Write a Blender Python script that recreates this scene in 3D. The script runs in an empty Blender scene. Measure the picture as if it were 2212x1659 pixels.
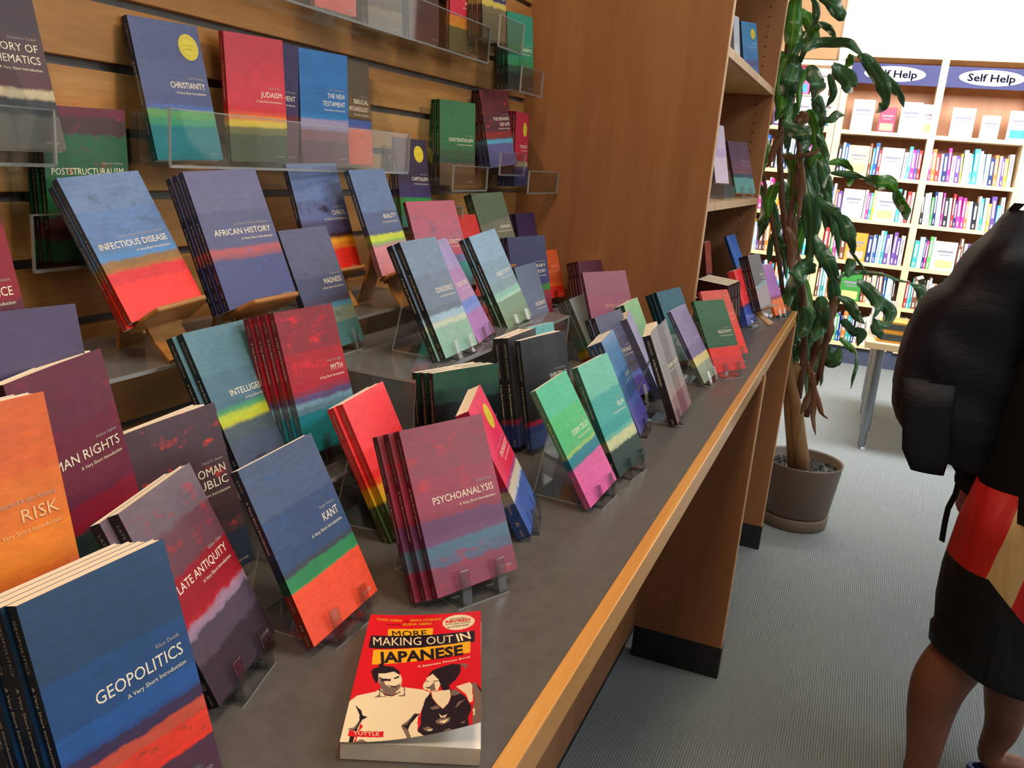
import bpy, bmesh, math, random
from mathutils import Vector as V, Matrix as M
SC = bpy.context.scene
COL = SC.collection
F = 1900.0
CX, CY = 1106.0, 829.5
H0 = 1.35                                   # camera height above the floor
RX = V((0.37344292, -0.20363118, 0.90502747))
RY = V((-0.92394303, -0.16881568, 0.34326454))
RZ = V((0.08288346, -0.96438354, -0.25118663))

# ---------------------------------------------------------------- camera, world, lights
cd = bpy.data.cameras.new('camera'); cam = bpy.data.objects.new('camera', cd); COL.objects.link(cam)
right = V((RX[0], RY[0], RZ[0])); up = -V((RX[1], RY[1], RZ[1])); back = -V((RX[2], RY[2], RZ[2]))
mw = M.Identity(4)
for i in range(3):
    mw[i][0], mw[i][1], mw[i][2] = right[i], up[i], back[i]
mw[2][3] = H0
cam.matrix_world = mw
cd.sensor_width = 36; cd.lens = F / 2212 * 36; cd.clip_start = .02; cd.clip_end = 60
cd.dof.use_dof = False
SC.camera = cam
SC.view_settings.view_transform = 'Standard'; SC.view_settings.look = 'None'
SC.view_settings.exposure = 0.0; SC.view_settings.gamma = 1; SC.view_settings.use_curve_mapping = False
w = bpy.data.worlds.new('room_air'); SC.world = w; w.use_nodes = True
w.node_tree.nodes['Background'].inputs[0].default_value = (.75, .85, 1, 1)
w.node_tree.nodes['Background'].inputs[1].default_value = .12


def area(name, loc, target, sx, sy, power, color):
    l = bpy.data.lights.new(name, 'AREA'); l.shape = 'RECTANGLE'; l.size = sx; l.size_y = sy
    l.energy = power; l.color = color
    o = bpy.data.objects.new(name, l); COL.objects.link(o); o.location = loc
    o.rotation_euler = (V(target) - V(loc)).to_track_quat('-Z', 'Y').to_euler()
    return o


area('far_fill_light', (5.0, -.6, 2.92), (7.2, -.25, 1.3), 2.0, 1.6, 340, (.93, .96, 1))  # added area light overhead, standing in for window daylight on the far bookcases
area('window_daylight', (2.4, -3.9, 2.3), (1.5, .6, .9), 3.0, 1.2, 44, (.80, .90, 1))
area('ceiling_panel', (1.7, -1.5, 2.96), (1.7, -1.2, 0), 2.4, 1.2, 56, (.86, .92, 1))
area('ceiling_lamp', (.8, .02, 2.9), (.8, .45, .9), .4, .4, 15, (1, .76, .50))
area('ceiling_lamp', (-.3, .1, 2.7), (1.0, .88, 1.6), .4, .4, 14, (1, .76, .50))


# ---------------------------------------------------------------- helpers
def srgb(h):
    if not isinstance(h, str): return tuple(h) + (1,) if len(h) == 3 else h
    r = [int(h[i:i + 2], 16) / 255 for i in (0, 2, 4)]
    return tuple((c / 12.92 if c <= .04045 else ((c + .055) / 1.055) ** 2.4) for c in r) + (1,)


def ray(px, py):
    c = V((px - CX, py - CY, F))
    return V((RX.dot(c), RY.dot(c), RZ.dot(c))).normalized()


def at(px, py, axis, val):
    r = ray(px, py); i = 'xyz'.index(axis)
    v = val - (H0 if i == 2 else 0)
    p = r * (v / r[i]); return V((p.x, p.y, p.z + H0))


def tag(o, label=None, cat=None, group=None, kind=None):
    if label: o['label'] = label
    if cat: o['category'] = cat
    if group: o['group'] = group
    if kind: o['kind'] = kind
    return o


def empty(name, loc, label, cat, group=None, mat=None):
    o = bpy.data.objects.new(name, None); COL.objects.link(o); o.empty_display_size = .02
    if mat is not None: o.matrix_world = mat
    else: o.location = loc
    return tag(o, label, cat, group)


def link(name, me, mats, parent=None, smooth=False):
    o = bpy.data.objects.new(name, me); COL.objects.link(o)
    for m in (mats if isinstance(mats, (list, tuple)) else [mats]): me.materials.append(m)
    if smooth:
        for p in me.polygons: p.use_smooth = True
    if parent is not None: o.parent = parent
    return o


class MB:
    def __init__(s): s.v = []; s.f = []; s.m = []; s.uv = None
    def add(s, vs, fs, mi=0):
        n = len(s.v); s.v += [tuple(x) for x in vs]
        for f in fs: s.f.append(tuple(i + n for i in f)); s.m.append(mi)
    def box(s, a, b, mi=0, mat=None, em=None):
        x0, y0, z0 = a; x1, y1, z1 = b
        vs = [V((x, y, z)) for z in (z0, z1) for x, y in ((x0, y0), (x1, y0), (x1, y1), (x0, y1))]
        if mat is not None: vs = [mat @ q for q in vs]
        s.add(vs, [(0, 3, 2, 1), (4, 5, 6, 7), (0, 1, 5, 4), (1, 2, 6, 5), (2, 3, 7, 6), (3, 0, 4, 7)], mi)
        if em is not None: s.m[-4:] = [em] * 4
    def prism(s, pts, d, mi=0):
        """closed polygon of 3-D points extruded by vector d"""
        n = len(pts); d = V(d); a = [V(p) for p in pts]; b = [p + d for p in a]
        s.add(a + b, [tuple(range(n - 1, -1, -1)), tuple(range(n, 2 * n))] + [(i, (i + 1) % n, n + (i + 1) % n, n + i) for i in range(n)], mi)
    def strip(s, prof, wdir, th, mi=0):
        """bent sheet: open profile of 3-D points, swept along wdir, thickened by th"""
        wdir = V(wdir); P = [V(p) for p in prof]; n = len(P); off = []
        wn = wdir.normalized()
        for i in range(n):
            t = (P[min(i + 1, n - 1)] - P[max(i - 1, 0)]).normalized()
            off.append(t.cross(wn).normalized() * th)
        poly = P + [P[i] + off[i] for i in range(n - 1, -1, -1)]
        m = len(poly); a = poly; b = [p + wdir for p in poly]
        fs = [(i, (i + 1) % m, m + (i + 1) % m, m + i) for i in range(m)]
        for i in range(n - 1):
            fs.append((i + 1, i, m - 1 - i, m - 2 - i)); fs.append((m + i, m + i + 1, m + m - 2 - i, m + m - 1 - i))
        s.add(a + b, fs, mi)
    def tube(s, path, rad, seg=8, mi=0, cap=True):
        P = [V(p) for p in path]; R = rad if isinstance(rad, (list, tuple)) else [rad] * len(P)
        rings = []; t0 = None
        for i, p in enumerate(P):
            t = (P[min(i + 1, len(P) - 1)] - P[max(i - 1, 0)]).normalized()
            if t0 is None:
                a = t.orthogonal().normalized()
            else:
                a = (a - t * a.dot(t)).normalized()
            t0 = t; b = t.cross(a)
            rings.append([p + (a * math.cos(k * 2 * math.pi / seg) + b * math.sin(k * 2 * math.pi / seg)) * R[i] for k in range(seg)])
        s.loft(rings, cap, mi)
    def loft(s, rings, cap=True, mi=0):
        n = len(rings[0]); vs = [q for r in rings for q in r]; fs = []
        for i in range(len(rings) - 1):
            for k in range(n):
                fs.append((i * n + k, i * n + (k + 1) % n, (i + 1) * n + (k + 1) % n, (i + 1) * n + k))
        if cap:
            fs.append(tuple(range(n - 1, -1, -1))); fs.append(tuple((len(rings) - 1) * n + k for k in range(n)))
        s.add(vs, fs, mi)
    def build(s, name, mats, parent=None, smooth=False, bevel=0):
        me = bpy.data.meshes.new(name); me.from_pydata(s.v, [], s.f); me.update()
        bm = bmesh.new(); bm.from_mesh(me); bmesh.ops.recalc_face_normals(bm, faces=bm.faces); bm.to_mesh(me); bm.free()
        if len(s.m) == len(me.polygons): me.polygons.foreach_set('material_index', s.m)
        o = link(name, me, mats, parent, smooth)
        if bevel:
            md = o.modifiers.new('bevel', 'BEVEL'); md.width = bevel; md.segments = 2; md.limit_method = 'ANGLE'
        return o


# ---------------------------------------------------------------- materials
class NT:
    def __init__(s, name):
        s.m = bpy.data.materials.new(name); s.m.use_nodes = True; s.t = s.m.node_tree; s.t.nodes.clear()
        s.out = s.n('ShaderNodeOutputMaterial')
    def n(s, ty, **kw):
        o = s.t.nodes.new(ty)
        for k, v in kw.items():
            if k in ('op', 'operation'): o.operation = v
            elif hasattr(o, k) and not k.startswith('i'): setattr(o, k, v)
        return o
    def l(s, a, b): s.t.links.new(a, b)
    def math(s, op, a, b=None, clamp=False):
        o = s.t.nodes.new('ShaderNodeMath'); o.operation = op; o.use_clamp = clamp
        for i, x in enumerate((a, b)):
            if x is None: continue
            if isinstance(x, (int, float)): o.inputs[i].default_value = x
            else: s.l(x, o.inputs[i])
        return o.outputs[0]
    def noise(s, vec, scale, detail=3, rough=.5, dist=0):
        o = s.t.nodes.new('ShaderNodeTexNoise'); o.inputs['Scale'].default_value = scale
        o.inputs['Detail'].default_value = detail; o.inputs['Roughness'].default_value = rough; o.inputs['Distortion'].default_value = dist
        if vec is not None: s.l(vec, o.inputs['Vector'])
        return o.outputs['Fac']
    def mapping(s, vec, scale=(1, 1, 1), rot=(0, 0, 0), loc=(0, 0, 0)):
        o = s.t.nodes.new('ShaderNodeMapping'); o.inputs['Scale'].default_value = scale; o.inputs['Rotation'].default_value = rot
        o.inputs['Location'].default_value = loc; s.l(vec, o.inputs['Vector']); return o.outputs[0]
    def ramp(s, fac, stops, interp='LINEAR'):
        o = s.t.nodes.new('ShaderNodeValToRGB'); o.color_ramp.interpolation = interp; e = o.color_ramp.elements
        stops = sorted(stops, key=lambda q: q[0])
        while len(e) < len(stops): e.new(.5)
        for i, (p, c) in enumerate(stops): e[i].position = p; e[i].color = srgb(c)
        s.l(fac, o.inputs[0]); return o.outputs[0]
    def mix(s, fac, a, b, mode='MIX'):
        o = s.t.nodes.new('ShaderNodeMix'); o.data_type = 'RGBA'; o.blend_type = mode; o.clamp_factor = True
        for i, x in ((0, fac), (6, a), (7, b)):
            if isinstance(x, (int, float)): o.inputs[i].default_value = x
            elif isinstance(x, (str, tuple)): o.inputs[i].default_value = srgb(x)
            else: s.l(x, o.inputs[i])
        return o.outputs[2]
    def bsdf(s, color, rough=.5, spec=.5, metal=0, bump=None, bstr=.1, **kw):
        o = s.t.nodes.new('ShaderNodeBsdfPrincipled')
        if isinstance(color, (str, tuple)): o.inputs['Base Color'].default_value = srgb(color)
        else: s.l(color, o.inputs['Base Color'])
        if isinstance(rough, (int, float)): o.inputs['Roughness'].default_value = rough
        else: s.l(rough, o.inputs['Roughness'])
        o.inputs['Specular IOR Level'].default_value = spec; o.inputs['Metallic'].default_value = metal
        for k, v in kw.items(): o.inputs[k.replace('_', ' ')].default_value = v
        if bump is not None:
            b = s.t.nodes.new('ShaderNodeBump'); b.inputs['Strength'].default_value = bstr; b.inputs['Distance'].default_value = .002
            s.l(bump, b.inputs['Height']); s.l(b.outputs[0], o.inputs['Normal'])
        s.l(o.outputs[0], s.out.inputs[0]); return o
    def coord(s, k='Object'): return s.t.nodes.new('ShaderNodeTexCoord').outputs[k]


def plain(name, col, rough=.5, spec=.5, metal=0, var=.12, scale=30, **kw):
    t = NT(name); c = t.coord()
    n = t.noise(c, scale, 3)
    a = srgb(col); lo = tuple(x * (1 - var) for x in a[:3]) + (1,); hi = tuple(min(1, x * (1 + var)) for x in a[:3]) + (1,)
    t.bsdf(t.ramp(n, [(.3, lo), (.7, hi)]), rough, spec, metal, **kw)
    return t.m


def wood(name, a, b, c, axis='x', scale=1.0, rough=.42, spec=.4):
    t = NT(name); co = t.coord()
    sc = {'x': (.35, 5, 5), 'z': (5, 5, .35), 'y': (5, .35, 5)}[axis]
    v = t.mapping(co, tuple(q * scale for q in sc))
    n1 = t.noise(v, 2.2, 4, .55, 1.2); n2 = t.noise(t.mapping(co, tuple(q * 9 * scale for q in sc)), 6, 3, .6)
    f = t.math('ADD', t.math('MULTIPLY', n1, .75), t.math('MULTIPLY', n2, .25))
    t.bsdf(t.ramp(f, [(.3, a), (.5, b), (.72, c)]), rough, spec)
    return t.m


def acrylic(name='clear_acrylic', tint=(.93, .95, .96), gloss=1.0, haze=0.0):
    t = NT(name)
    tr = t.n('ShaderNodeBsdfTransparent'); tr.inputs[0].default_value = tint + (1,)
    gl = t.n('ShaderNodeBsdfGlossy'); gl.inputs['Roughness'].default_value = .04
    fr = t.n('ShaderNodeLayerWeight'); fr.inputs[0].default_value = .5
    fz = t.math('ADD', t.math('MULTIPLY', t.math('POWER', fr.outputs['Facing'], 4.0), .55), .045)
    sc = t.noise(t.coord(), 18, 3)
    f = t.math('ADD', t.math('MULTIPLY', fz, gloss), t.math('MULTIPLY', sc, .03))
    mx = t.n('ShaderNodeMixShader'); t.l(f, mx.inputs[0]); t.l(tr.outputs[0], mx.inputs[1]); t.l(gl.outputs[0], mx.inputs[2])
    if haze:
        df = t.n('ShaderNodeBsdfDiffuse'); df.inputs[0].default_value = (.5, .5, .52, 1); m2 = t.n('ShaderNodeMixShader'); m2.inputs[0].default_value = haze
        t.l(mx.outputs[0], m2.inputs[1]); t.l(df.outputs[0], m2.inputs[2]); t.l(m2.outputs[0], t.out.inputs[0])
    else: t.l(mx.outputs[0], t.out.inputs[0])
    return t.m


def edge_acrylic(name='acrylic_polished_edge', fac=.5):
    t = NT(name)
    tr = t.n('ShaderNodeBsdfTransparent'); tr.inputs[0].default_value = (.85, .87, .87, 1)
    b = t.n('ShaderNodeBsdfPrincipled'); b.inputs['Base Color'].default_value = (.55, .56, .56, 1); b.inputs['Roughness'].default_value = .12
    mx = t.n('ShaderNodeMixShader'); mx.inputs[0].default_value = fac
    t.l(tr.outputs[0], mx.inputs[1]); t.l(b.outputs[0], mx.inputs[2]); t.l(mx.outputs[0], t.out.inputs[0]); return t.m


def page_mat():
    t = NT('cream_book_pages'); c = t.coord()
    n = t.noise(t.mapping(c, (3, 3, 900)), 3, 2)
    n2 = t.noise(c, 40, 2)
    t.bsdf(t.mix(t.math('MULTIPLY', n2, .3), t.ramp(n, [(.3, 'e8d8bc'), (.7, 'fff2dc')]), 'fff6e4'), .8, .15)
    return t.m


PAGES = page_mat()
ACR = acrylic(); EDGE = edge_acrylic(); HOOKM = acrylic('acrylic_hook', (.84, .86, .87), 2.2)
WOODF = wood('maple_slat_veneer', '906030', 'b07c44', 'cc9e60', 'x')
WOODP = wood('cherry_panel_veneer', '8c5c38', '9a6842', 'a8764e', 'z', .6)
WOODE = wood('pale_wood_edging', 'b78a5e', 'caa076', 'd8b48c', 'z', 2)
WOODS = wood('counter_edge_wood', 'c0803a', 'd0924a', 'dca45c', 'x', 2, .22, .6)
WOODL = wood('pale_birch_shelf', 'c49a5e', 'd6b078', 'e4c490', 'y', 1)
WOODEASEL = wood('bent_plywood', '8c5c2c', 'a8743c', 'c08c50', 'x', 4, .35)
KICK = plain('black_kick_board', '201c22', .5)
CREAM = plain('cream_print', 'f6ecd2', .6, .2, var=.03)
DIMINK = plain('pale_grey_print', 'b4ada6', .6, .2, var=.03)


def cover_mat(name, d):
    """printed cover: painted bands from the top (0) to the foot (1), with ragged edges and brush strokes"""
    mats = []
    for spine in (0, 1):
        t = NT(name + ('_spine' if spine else '_print'))
        uv = t.t.nodes.new('ShaderNodeUVMap').outputs[0]
        sx = t.t.nodes.new('ShaderNodeSeparateXYZ'); t.l(uv, sx.inputs[0])
        u, v = sx.outputs[0], sx.outputs[1]
        seed = d.get('seed', (hash_name(name) % 97))
        nA = t.noise(t.mapping(uv, (2.2, 3.2, 1), loc=(seed, seed * .7, 0)), 2.2, 7, .70)
        nB = t.noise(t.mapping(uv, (d.get('sxx', 3), d.get('syy', 15), 1), rot=(0, 0, d.get('rot', .12)), loc=(seed, 0, 0)), 2.5, 4, .6)
        f = t.math('SUBTRACT', 1.0, v)
        f = t.math('ADD', f, t.math('MULTIPLY', t.math('SUBTRACT', nA, .5), d.get('amp', .10)))
        if d.get('slant'): f = t.math('ADD', f, t.math('MULTIPLY', u, d['slant']))
        st = []; bands = d['b']; soft = d.get('soft', .02)
        for i, (p, c) in enumerate(bands):
            if i: st.append((max(0, p - soft / 2), bands[i - 1][1])); st.append((min(1, p + soft / 2), c))
            else: st.append((0, c))
        col = t.ramp(f, st)
        if 'sp' in d:
            for (c, sc, th, lo, hi) in d['sp']:
                m = t.noise(t.mapping(uv, (1.5, 3.5, 1), rot=(0, 0, .3), loc=(seed + sc, 3, 0)), sc, 4, .65)
                m = t.math('MULTIPLY', t.math('SUBTRACT', m, th - .02), 7, True)
                a = t.math('MULTIPLY', t.math('SUBTRACT', f, lo), 30, True); b = t.math('MULTIPLY', t.math('SUBTRACT', hi, f), 30, True)
                m = t.math('MULTIPLY', m, t.math('MULTIPLY', a, b))
                col = t.mix(m, col, c)
        nD = t.noise(t.mapping(uv, (1.4, 2.2, 1), loc=(seed * 1.3, 5, 0)), 2.0, 4, .65)
        nE = t.noise(t.mapping(uv, (4, 60, 1), rot=(0, 0, d.get('rot', .12) * 3), loc=(seed, 2, 0)), 3.0, 3, .7)
        br = t.math('ADD', .40, t.math('ADD', t.math('MULTIPLY', nD, .44), t.math('MULTIPLY', nE, .20)))
        br = t.math('ADD', br, t.math('MULTIPLY', nB, d.get('str', .56)))
        cb = t.n('ShaderNodeCombineColor')
        for i in range(3): t.l(br, cb.inputs[i])
        col = t.mix(1.0, col, cb.outputs[0], 'MULTIPLY')
        if spine: col = t.mix(d.get('dk', .72), col, d.get('sc', '0c090c'))
        t.bsdf(col, .38, .42)
        mats.append(t.m)
    return mats


def hash_name(s):
    h = 7
    for ch in s: h = (h * 31 + ord(ch)) % 100003
    return h


# ---------------------------------------------------------------- lettering
_tc = {}


def text_geo(s, bold=0.0, shear=0.0):
    key = (s, bold, shear)
    if key in _tc: return _tc[key]
    c = bpy.data.curves.new('t', 'FONT'); c.body = s; c.size = 1; c.resolution_u = 2; c.offset = 0 if 'M' in s else bold; c.shear = shear
    o = bpy.data.objects.new('t', c); COL.objects.link(o)
    bpy.context.view_layer.update()
    dg = bpy.context.evaluated_depsgraph_get()
    me = bpy.data.meshes.new_from_object(o.evaluated_get(dg))
    vs = [tuple(v.co) for v in me.vertices]; fs = [tuple(p.vertices) for p in me.polygons]
    bpy.data.objects.remove(o); bpy.data.curves.remove(c); bpy.data.meshes.remove(me)
    if vs:
        x0 = min(v[0] for v in vs); x1 = max(v[0] for v in vs)
        vs = [((v[0] - x0) / max(x1 - x0, 1e-6), v[1] / .72, 0) for v in vs]       # width 1, cap height 1
    _tc[key] = (vs, fs); return _tc[key]


def put_text(mb, s, x, y, width, cap, align='R', mi=0, bold=0.0, xf=None, z=.0002, shear=0.0):
    vs, fs = text_geo(s, bold, shear)
    x0 = x - width if align == 'R' else (x - width / 2 if align == 'C' else x)
    q = [V((x0 + v[0] * width, y + v[1] * cap, z)) for v in vs]
    if xf is not None: q = [xf @ p for p in q]
    mb.add(q, fs, mi)


# ---------------------------------------------------------------- books
def book_matrix(p):
    x, y, z, yaw, lean, roll = p
    yaw, lean, roll = (math.radians(a) for a in (yaw, lean, roll))
    u = V((0, -1, 0)); v = V((0, 0, 1)); nn = V((-1, 0, 0))
    Rr = M.Rotation(roll, 3, nn); Rl = M.Rotation(-lean, 3, V((0, -1, 0))); Ry_ = M.Rotation(yaw, 3, V((0, 0, 1)))
    R = Ry_ @ Rl @ Rr
    u, v = R @ u, R @ v; n = u.cross(v)
    m = M.Identity(4)
    for i in range(3): m[i][0], m[i][1], m[i][2], m[i][3] = u[i], v[i], n[i], (x, y, z + H0)[i]
    return m


def cover_mesh(w, h, t, splay=0.0):
    """wrapped paperback cover: front board, spine and back board as one folded sheet; UV on every face"""
    mb = MB(); c = .0004
    fx = lambda s: (s * math.cos(splay), s * math.sin(splay))
    ns = 4
    vs = []; uvs = []; fs = []; mi = []
    def quad(pts, uv, m):
        n = len(vs); vs.extend(pts); uvs.append(uv); fs.append((n, n + 1, n + 2, n + 3)); mi.append(m)
    # front (z 0) curved open by splay
    P = []
    for i in range(ns + 1):
        s = w * i / ns; a = splay * min(1, i / ns * 1.3)
        P.append((s * math.cos(a), s * math.sin(a)))
    for i in range(ns):
        (xa, za), (xb, zb) = P[i], P[i + 1]; ua, ub = i / ns, (i + 1) / ns
        quad([(xa, 0, za), (xb, 0, zb), (xb, h, zb), (xa, h, za)], [(ua, 0), (ub, 0), (ub, 1), (ua, 1)], 0)
        quad([(xa, 0, za - c), (xa, h, za - c), (xb, h, zb - c), (xb, 0, zb - c)], [(0, 0)] * 4, 2)
        quad([(xa, h, za), (xb, h, zb), (xb, h, zb - c), (xa, h, za - c)], [(ua, 1), (ub, 1), (ub, 1), (ua, 1)], 0)
        quad([(xa, 0, za), (xa, 0, za - c), (xb, 0, zb - c), (xb, 0, zb)], [(ua, 0), (ua, 0), (ub, 0), (ub, 0)], 0)
    xb, zb = P[-1]
    quad([(xb, 0, zb), (xb, 0, zb - c), (xb, h, zb - c), (xb, h, zb)], [(1, 0), (1, 0), (1, 1), (1, 1)], 0)
    # spine
    quad([(0, 0, -t), (0, 0, 0), (0, h, 0), (0, h, -t)], [(0, 0), (.08, 0), (.08, 1), (0, 1)], 1)
    quad([(c, 0, -t), (c, h, -t), (c, h, 0), (c, 0, 0)], [(0, 0)] * 4, 2)
    quad([(0, h, -t), (0, h, 0), (c, h, 0), (c, h, -t)], [(0, 1)] * 4, 1)
    quad([(0, 0, -t), (c, 0, -t), (c, 0, 0), (0, 0, 0)], [(0, 0)] * 4, 1)
    # back
    quad([(0, 0, -t), (0, h, -t), (w, h, -t), (w, 0, -t)], [(1, 0), (1, 1), (0, 1), (0, 0)], 0)
    quad([(0, 0, -t + c), (w, 0, -t + c), (w, h, -t + c), (0, h, -t + c)], [(0, 0)] * 4, 2)
    quad([(0, h, -t), (0, h, -t + c), (w, h, -t + c), (w, h, -t)], [(0, 1)] * 4, 1)
    quad([(w, 0, -t), (w, h, -t), (w, h, -t + c), (w, 0, -t + c)], [(1, 0), (1, 1), (1, 1), (1, 0)], 0)
    me = bpy.data.meshes.new('book_cover'); me.from_pydata(vs, [], fs); me.update()
    ul = me.uv_layers.new(name='UVMap'); k = 0
    for i, p in enumerate(me.polygons):
        p.material_index = mi[i]
        for j in range(4): ul.data[p.loop_start + j].uv = uvs[i][j]
    return me


def pages_mesh(w, h, t, splay=0.0):
    mb = MB(); e = .0006; c = .0008
    z0 = -t + c; a = max(0, splay) * .55
    pts = [(c, e, z0), (w - .0012, e, z0), (w - .0012, e, -c), (c, e, -c)]
    if a > 0:
        pts = [(c, e, z0), (w - .002, e, z0), (w - .003, e, -c * .5 + (w * math.sin(a)) * .5), (w * .6, e, -c + .2 * w * math.sin(a)), (c, e, -c)]
    mb.prism(pts, (0, h - 2 * e, 0))
    me = bpy.data.meshes.new('page_block'); me.from_pydata(mb.v, [], mb.f); me.update()
    return me


BLACKIN = plain('cover_inside_white', 'e8e2d8', .7, .2, var=.02)
YEL = plain('yellow_sticker_paper', 'e6cf3a', .4, .4, var=.04)
YELD = plain('sticker_print', 'a08a20', .5, .3, var=.03)


def sticker(mb, cx, cy, r):
    n = 40
    mb.add([(cx + r * math.cos(i * 2 * math.pi / n), cy + r * math.sin(i * 2 * math.pi / n), .0002) for i in range(n)] +
           [(cx + r * math.cos(i * 2 * math.pi / n), cy + r * math.sin(i * 2 * math.pi / n), .00045) for i in range(n)],
           [tuple(range(n, 2 * n))] + [(i, (i + 1) % n, n + (i + 1) % n, n + i) for i in range(n)], 0)
    for rr in (.86, .70):
        m = 40
        a = [(cx + r * rr * math.cos(i * 2 * math.pi / m), cy + r * rr * math.sin(i * 2 * math.pi / m), .00055) for i in range(m)]
        b = [(cx + r * (rr - .02) * math.cos(i * 2 * math.pi / m), cy + r * (rr - .02) * math.sin(i * 2 * math.pi / m), .00055) for i in range(m)]
        mb.add(a + b, [(i, (i + 1) % m, m + (i + 1) % m, m + i) for i in range(m)], 1)
    put_text(mb, 'over 3 million copies', cx, cy + r * .08, r * 1.1, r * .12, 'C', 1, 0, None, .00056)
    put_text(mb, 'sold worldwide', cx, cy - r * .2, r * .8, r * .12, 'C', 1, 0, None, .00056)


SUB = 'A Very Short Introduction'


def make_book(key, pose, d, w=.111, h=.174):
    """front book of a stack and its copies behind"""
    t = d.get('t', .0095); n = d.get('n', 1); Mx = book_matrix(pose); splay = d.get('splay', 0)
    mats = cover_mat(key, d) + [BLACKIN]
    grp = d.get('g')
    if n > 1 and not grp: grp = 'stack of copies: ' + d['s']
    me = cover_mesh(w, h, t, splay); pm = pages_mesh(w, h, t, splay)
    ink = [CREAM if not d.get('ink') else plain('cover_print_ink', d['ink'], .6, .2, var=.02), DIMINK]
    obs = []
    du, dv = d.get('du', -.0035), d.get('dv', 0)
    for k in range(n):
        root = bpy.data.objects.new('paperback_book', None); COL.objects.link(root); root.empty_display_size = .02
        jit = random.Random(hash_name(key) + k)
        off = V((du * k + (jit.uniform(-.0012, .0012) if k else 0), dv * k, -(t + .0006 + (.3 * splay * w if d.get('fan') else 0)) * k))
        root.matrix_world = Mx @ M.Translation(off)
        if k == 0: lab = d['l']
        else:
            o_ = ('second', 'third', 'fourth', 'fifth')[k - 1]
            lab = '%s copy from the front in the stack of %s' % (o_, d['s'])
        tag(root, lab, 'book', grp if n > 1 else d.get('g'))
        if k == 0:
            cv = link('cover', me, mats, root); link('page_block', pm, PAGES, root)
        else:
            if splay and not d.get('fan'): me2 = cover_mesh(w, h, t, 0); pm2 = pages_mesh(w, h, t, 0)
            else: me2, pm2 = me, pm
            for nm, q in (('cover', me2), ('page_block', pm2)):
                o = bpy.data.objects.new(nm, q); COL.objects.link(o); o.parent = root
                if q is not me and q is not pm and not len(q.materials):
                    for mm in (mats if nm == 'cover' else [PAGES]): q.materials.append(mm)
        # front lettering
        if k == 0 and d.get('T'):
            rx = w - .0075; y0 = d.get('ty', .525) * h
            T = d['T'] if isinstance(d['T'], (list, tuple)) else [d['T']]
            cap = d.get('cap', .0078); ww = d.get('cw', .0059)
            yy = y0 + (len(T) - 1) * .0125
            mbs = {q: MB() for q in ('author', 'title', 'subtitle', 'publisher')}
            if d.get('A'): put_text(mbs['author'], d['A'], rx, yy + cap + .004, min(.085, len(d['A']) * .00185), .0028, 'R', 1)
            for i, s in enumerate(T):
                put_text(mbs['title'], s, rx, yy - i * .0125, min(.098, len(s) * ww), cap, 'R', 0, 0)
            put_text(mbs['subtitle'], SUB, rx, y0 - .0075, .050, .0031, 'R', 0, 0)
            put_text(mbs['publisher'], 'OXFORD', rx, .0065, .0165, .0026, 'R', 1, 0)
            for q, mb in mbs.items():
                if not mb.v: continue
                if splay:
                    mb.v = [(x * math.cos(splay * min(1, x / w * 1.3)), y, z + .0004 + x * math.sin(splay * min(1, x / w * 1.3))) for x, y, z in mb.v]
                link_mb(mb, q + '_lettering', ink, root)
        if d.get('sp_t', True) and d.get('T'):
            mb = MB(); T = d['T'] if isinstance(d['T'], (list, tuple)) else [d['T']]
            s = d.get('ST', ' '.join(T))
            # spine faces -u; text runs downward, letter tops toward the front cover
            xf = M(((0, 0, -1, -.0002), (-1, 0, 0, h * .95), (0, 1, 0, -t * .62), (0, 0, 0, 1)))
            wid = min(.075, len(s) * .0031)
            put_text(mb, s, 0, 0, wid, t * .26, 'L', 1, 0, xf)
            put_text(mb, SUB, wid + .008, 0, .052, t * .26, 'L', 0, 0, xf)
            link_mb(mb, 'spine_title_lettering', ink, root); mb = MB()
            if d.get('A'):
                a = d['A'].split(' ')[-1]
                put_text(mb, a, .118, 0, len(a) * .0018, t * .22, 'L', 1, 0, xf)
            if d.get('num'): put_text(mb, d['num'], .142, 0, .0065, t * .3, 'L', 1, 0, xf)
            put_text(mb, 'OXFORD', .153, 0, .010, t * .2, 'L', 1, 0, xf)
            link_mb(mb, 'spine_foot_lettering', ink, root)
        if k == 0 and d.get('st'):
            mb = MB(); sticker(mb, w * d.get('stx', .76), h * d.get('sty', .80), .0165)
            o = link_mb(mb, 'yellow_sticker', [YEL, YELD], root); o['label'] = 'round yellow sticker'
        obs.append(root)
    return obs, Mx, t, n


def link_mb(mb, name, mats, parent):
    me = bpy.data.meshes.new(name); me.from_pydata(mb.v, [], mb.f); me.update()
    me.polygons.foreach_set('material_index', mb.m)
    return link(name, me, mats, parent)


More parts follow.
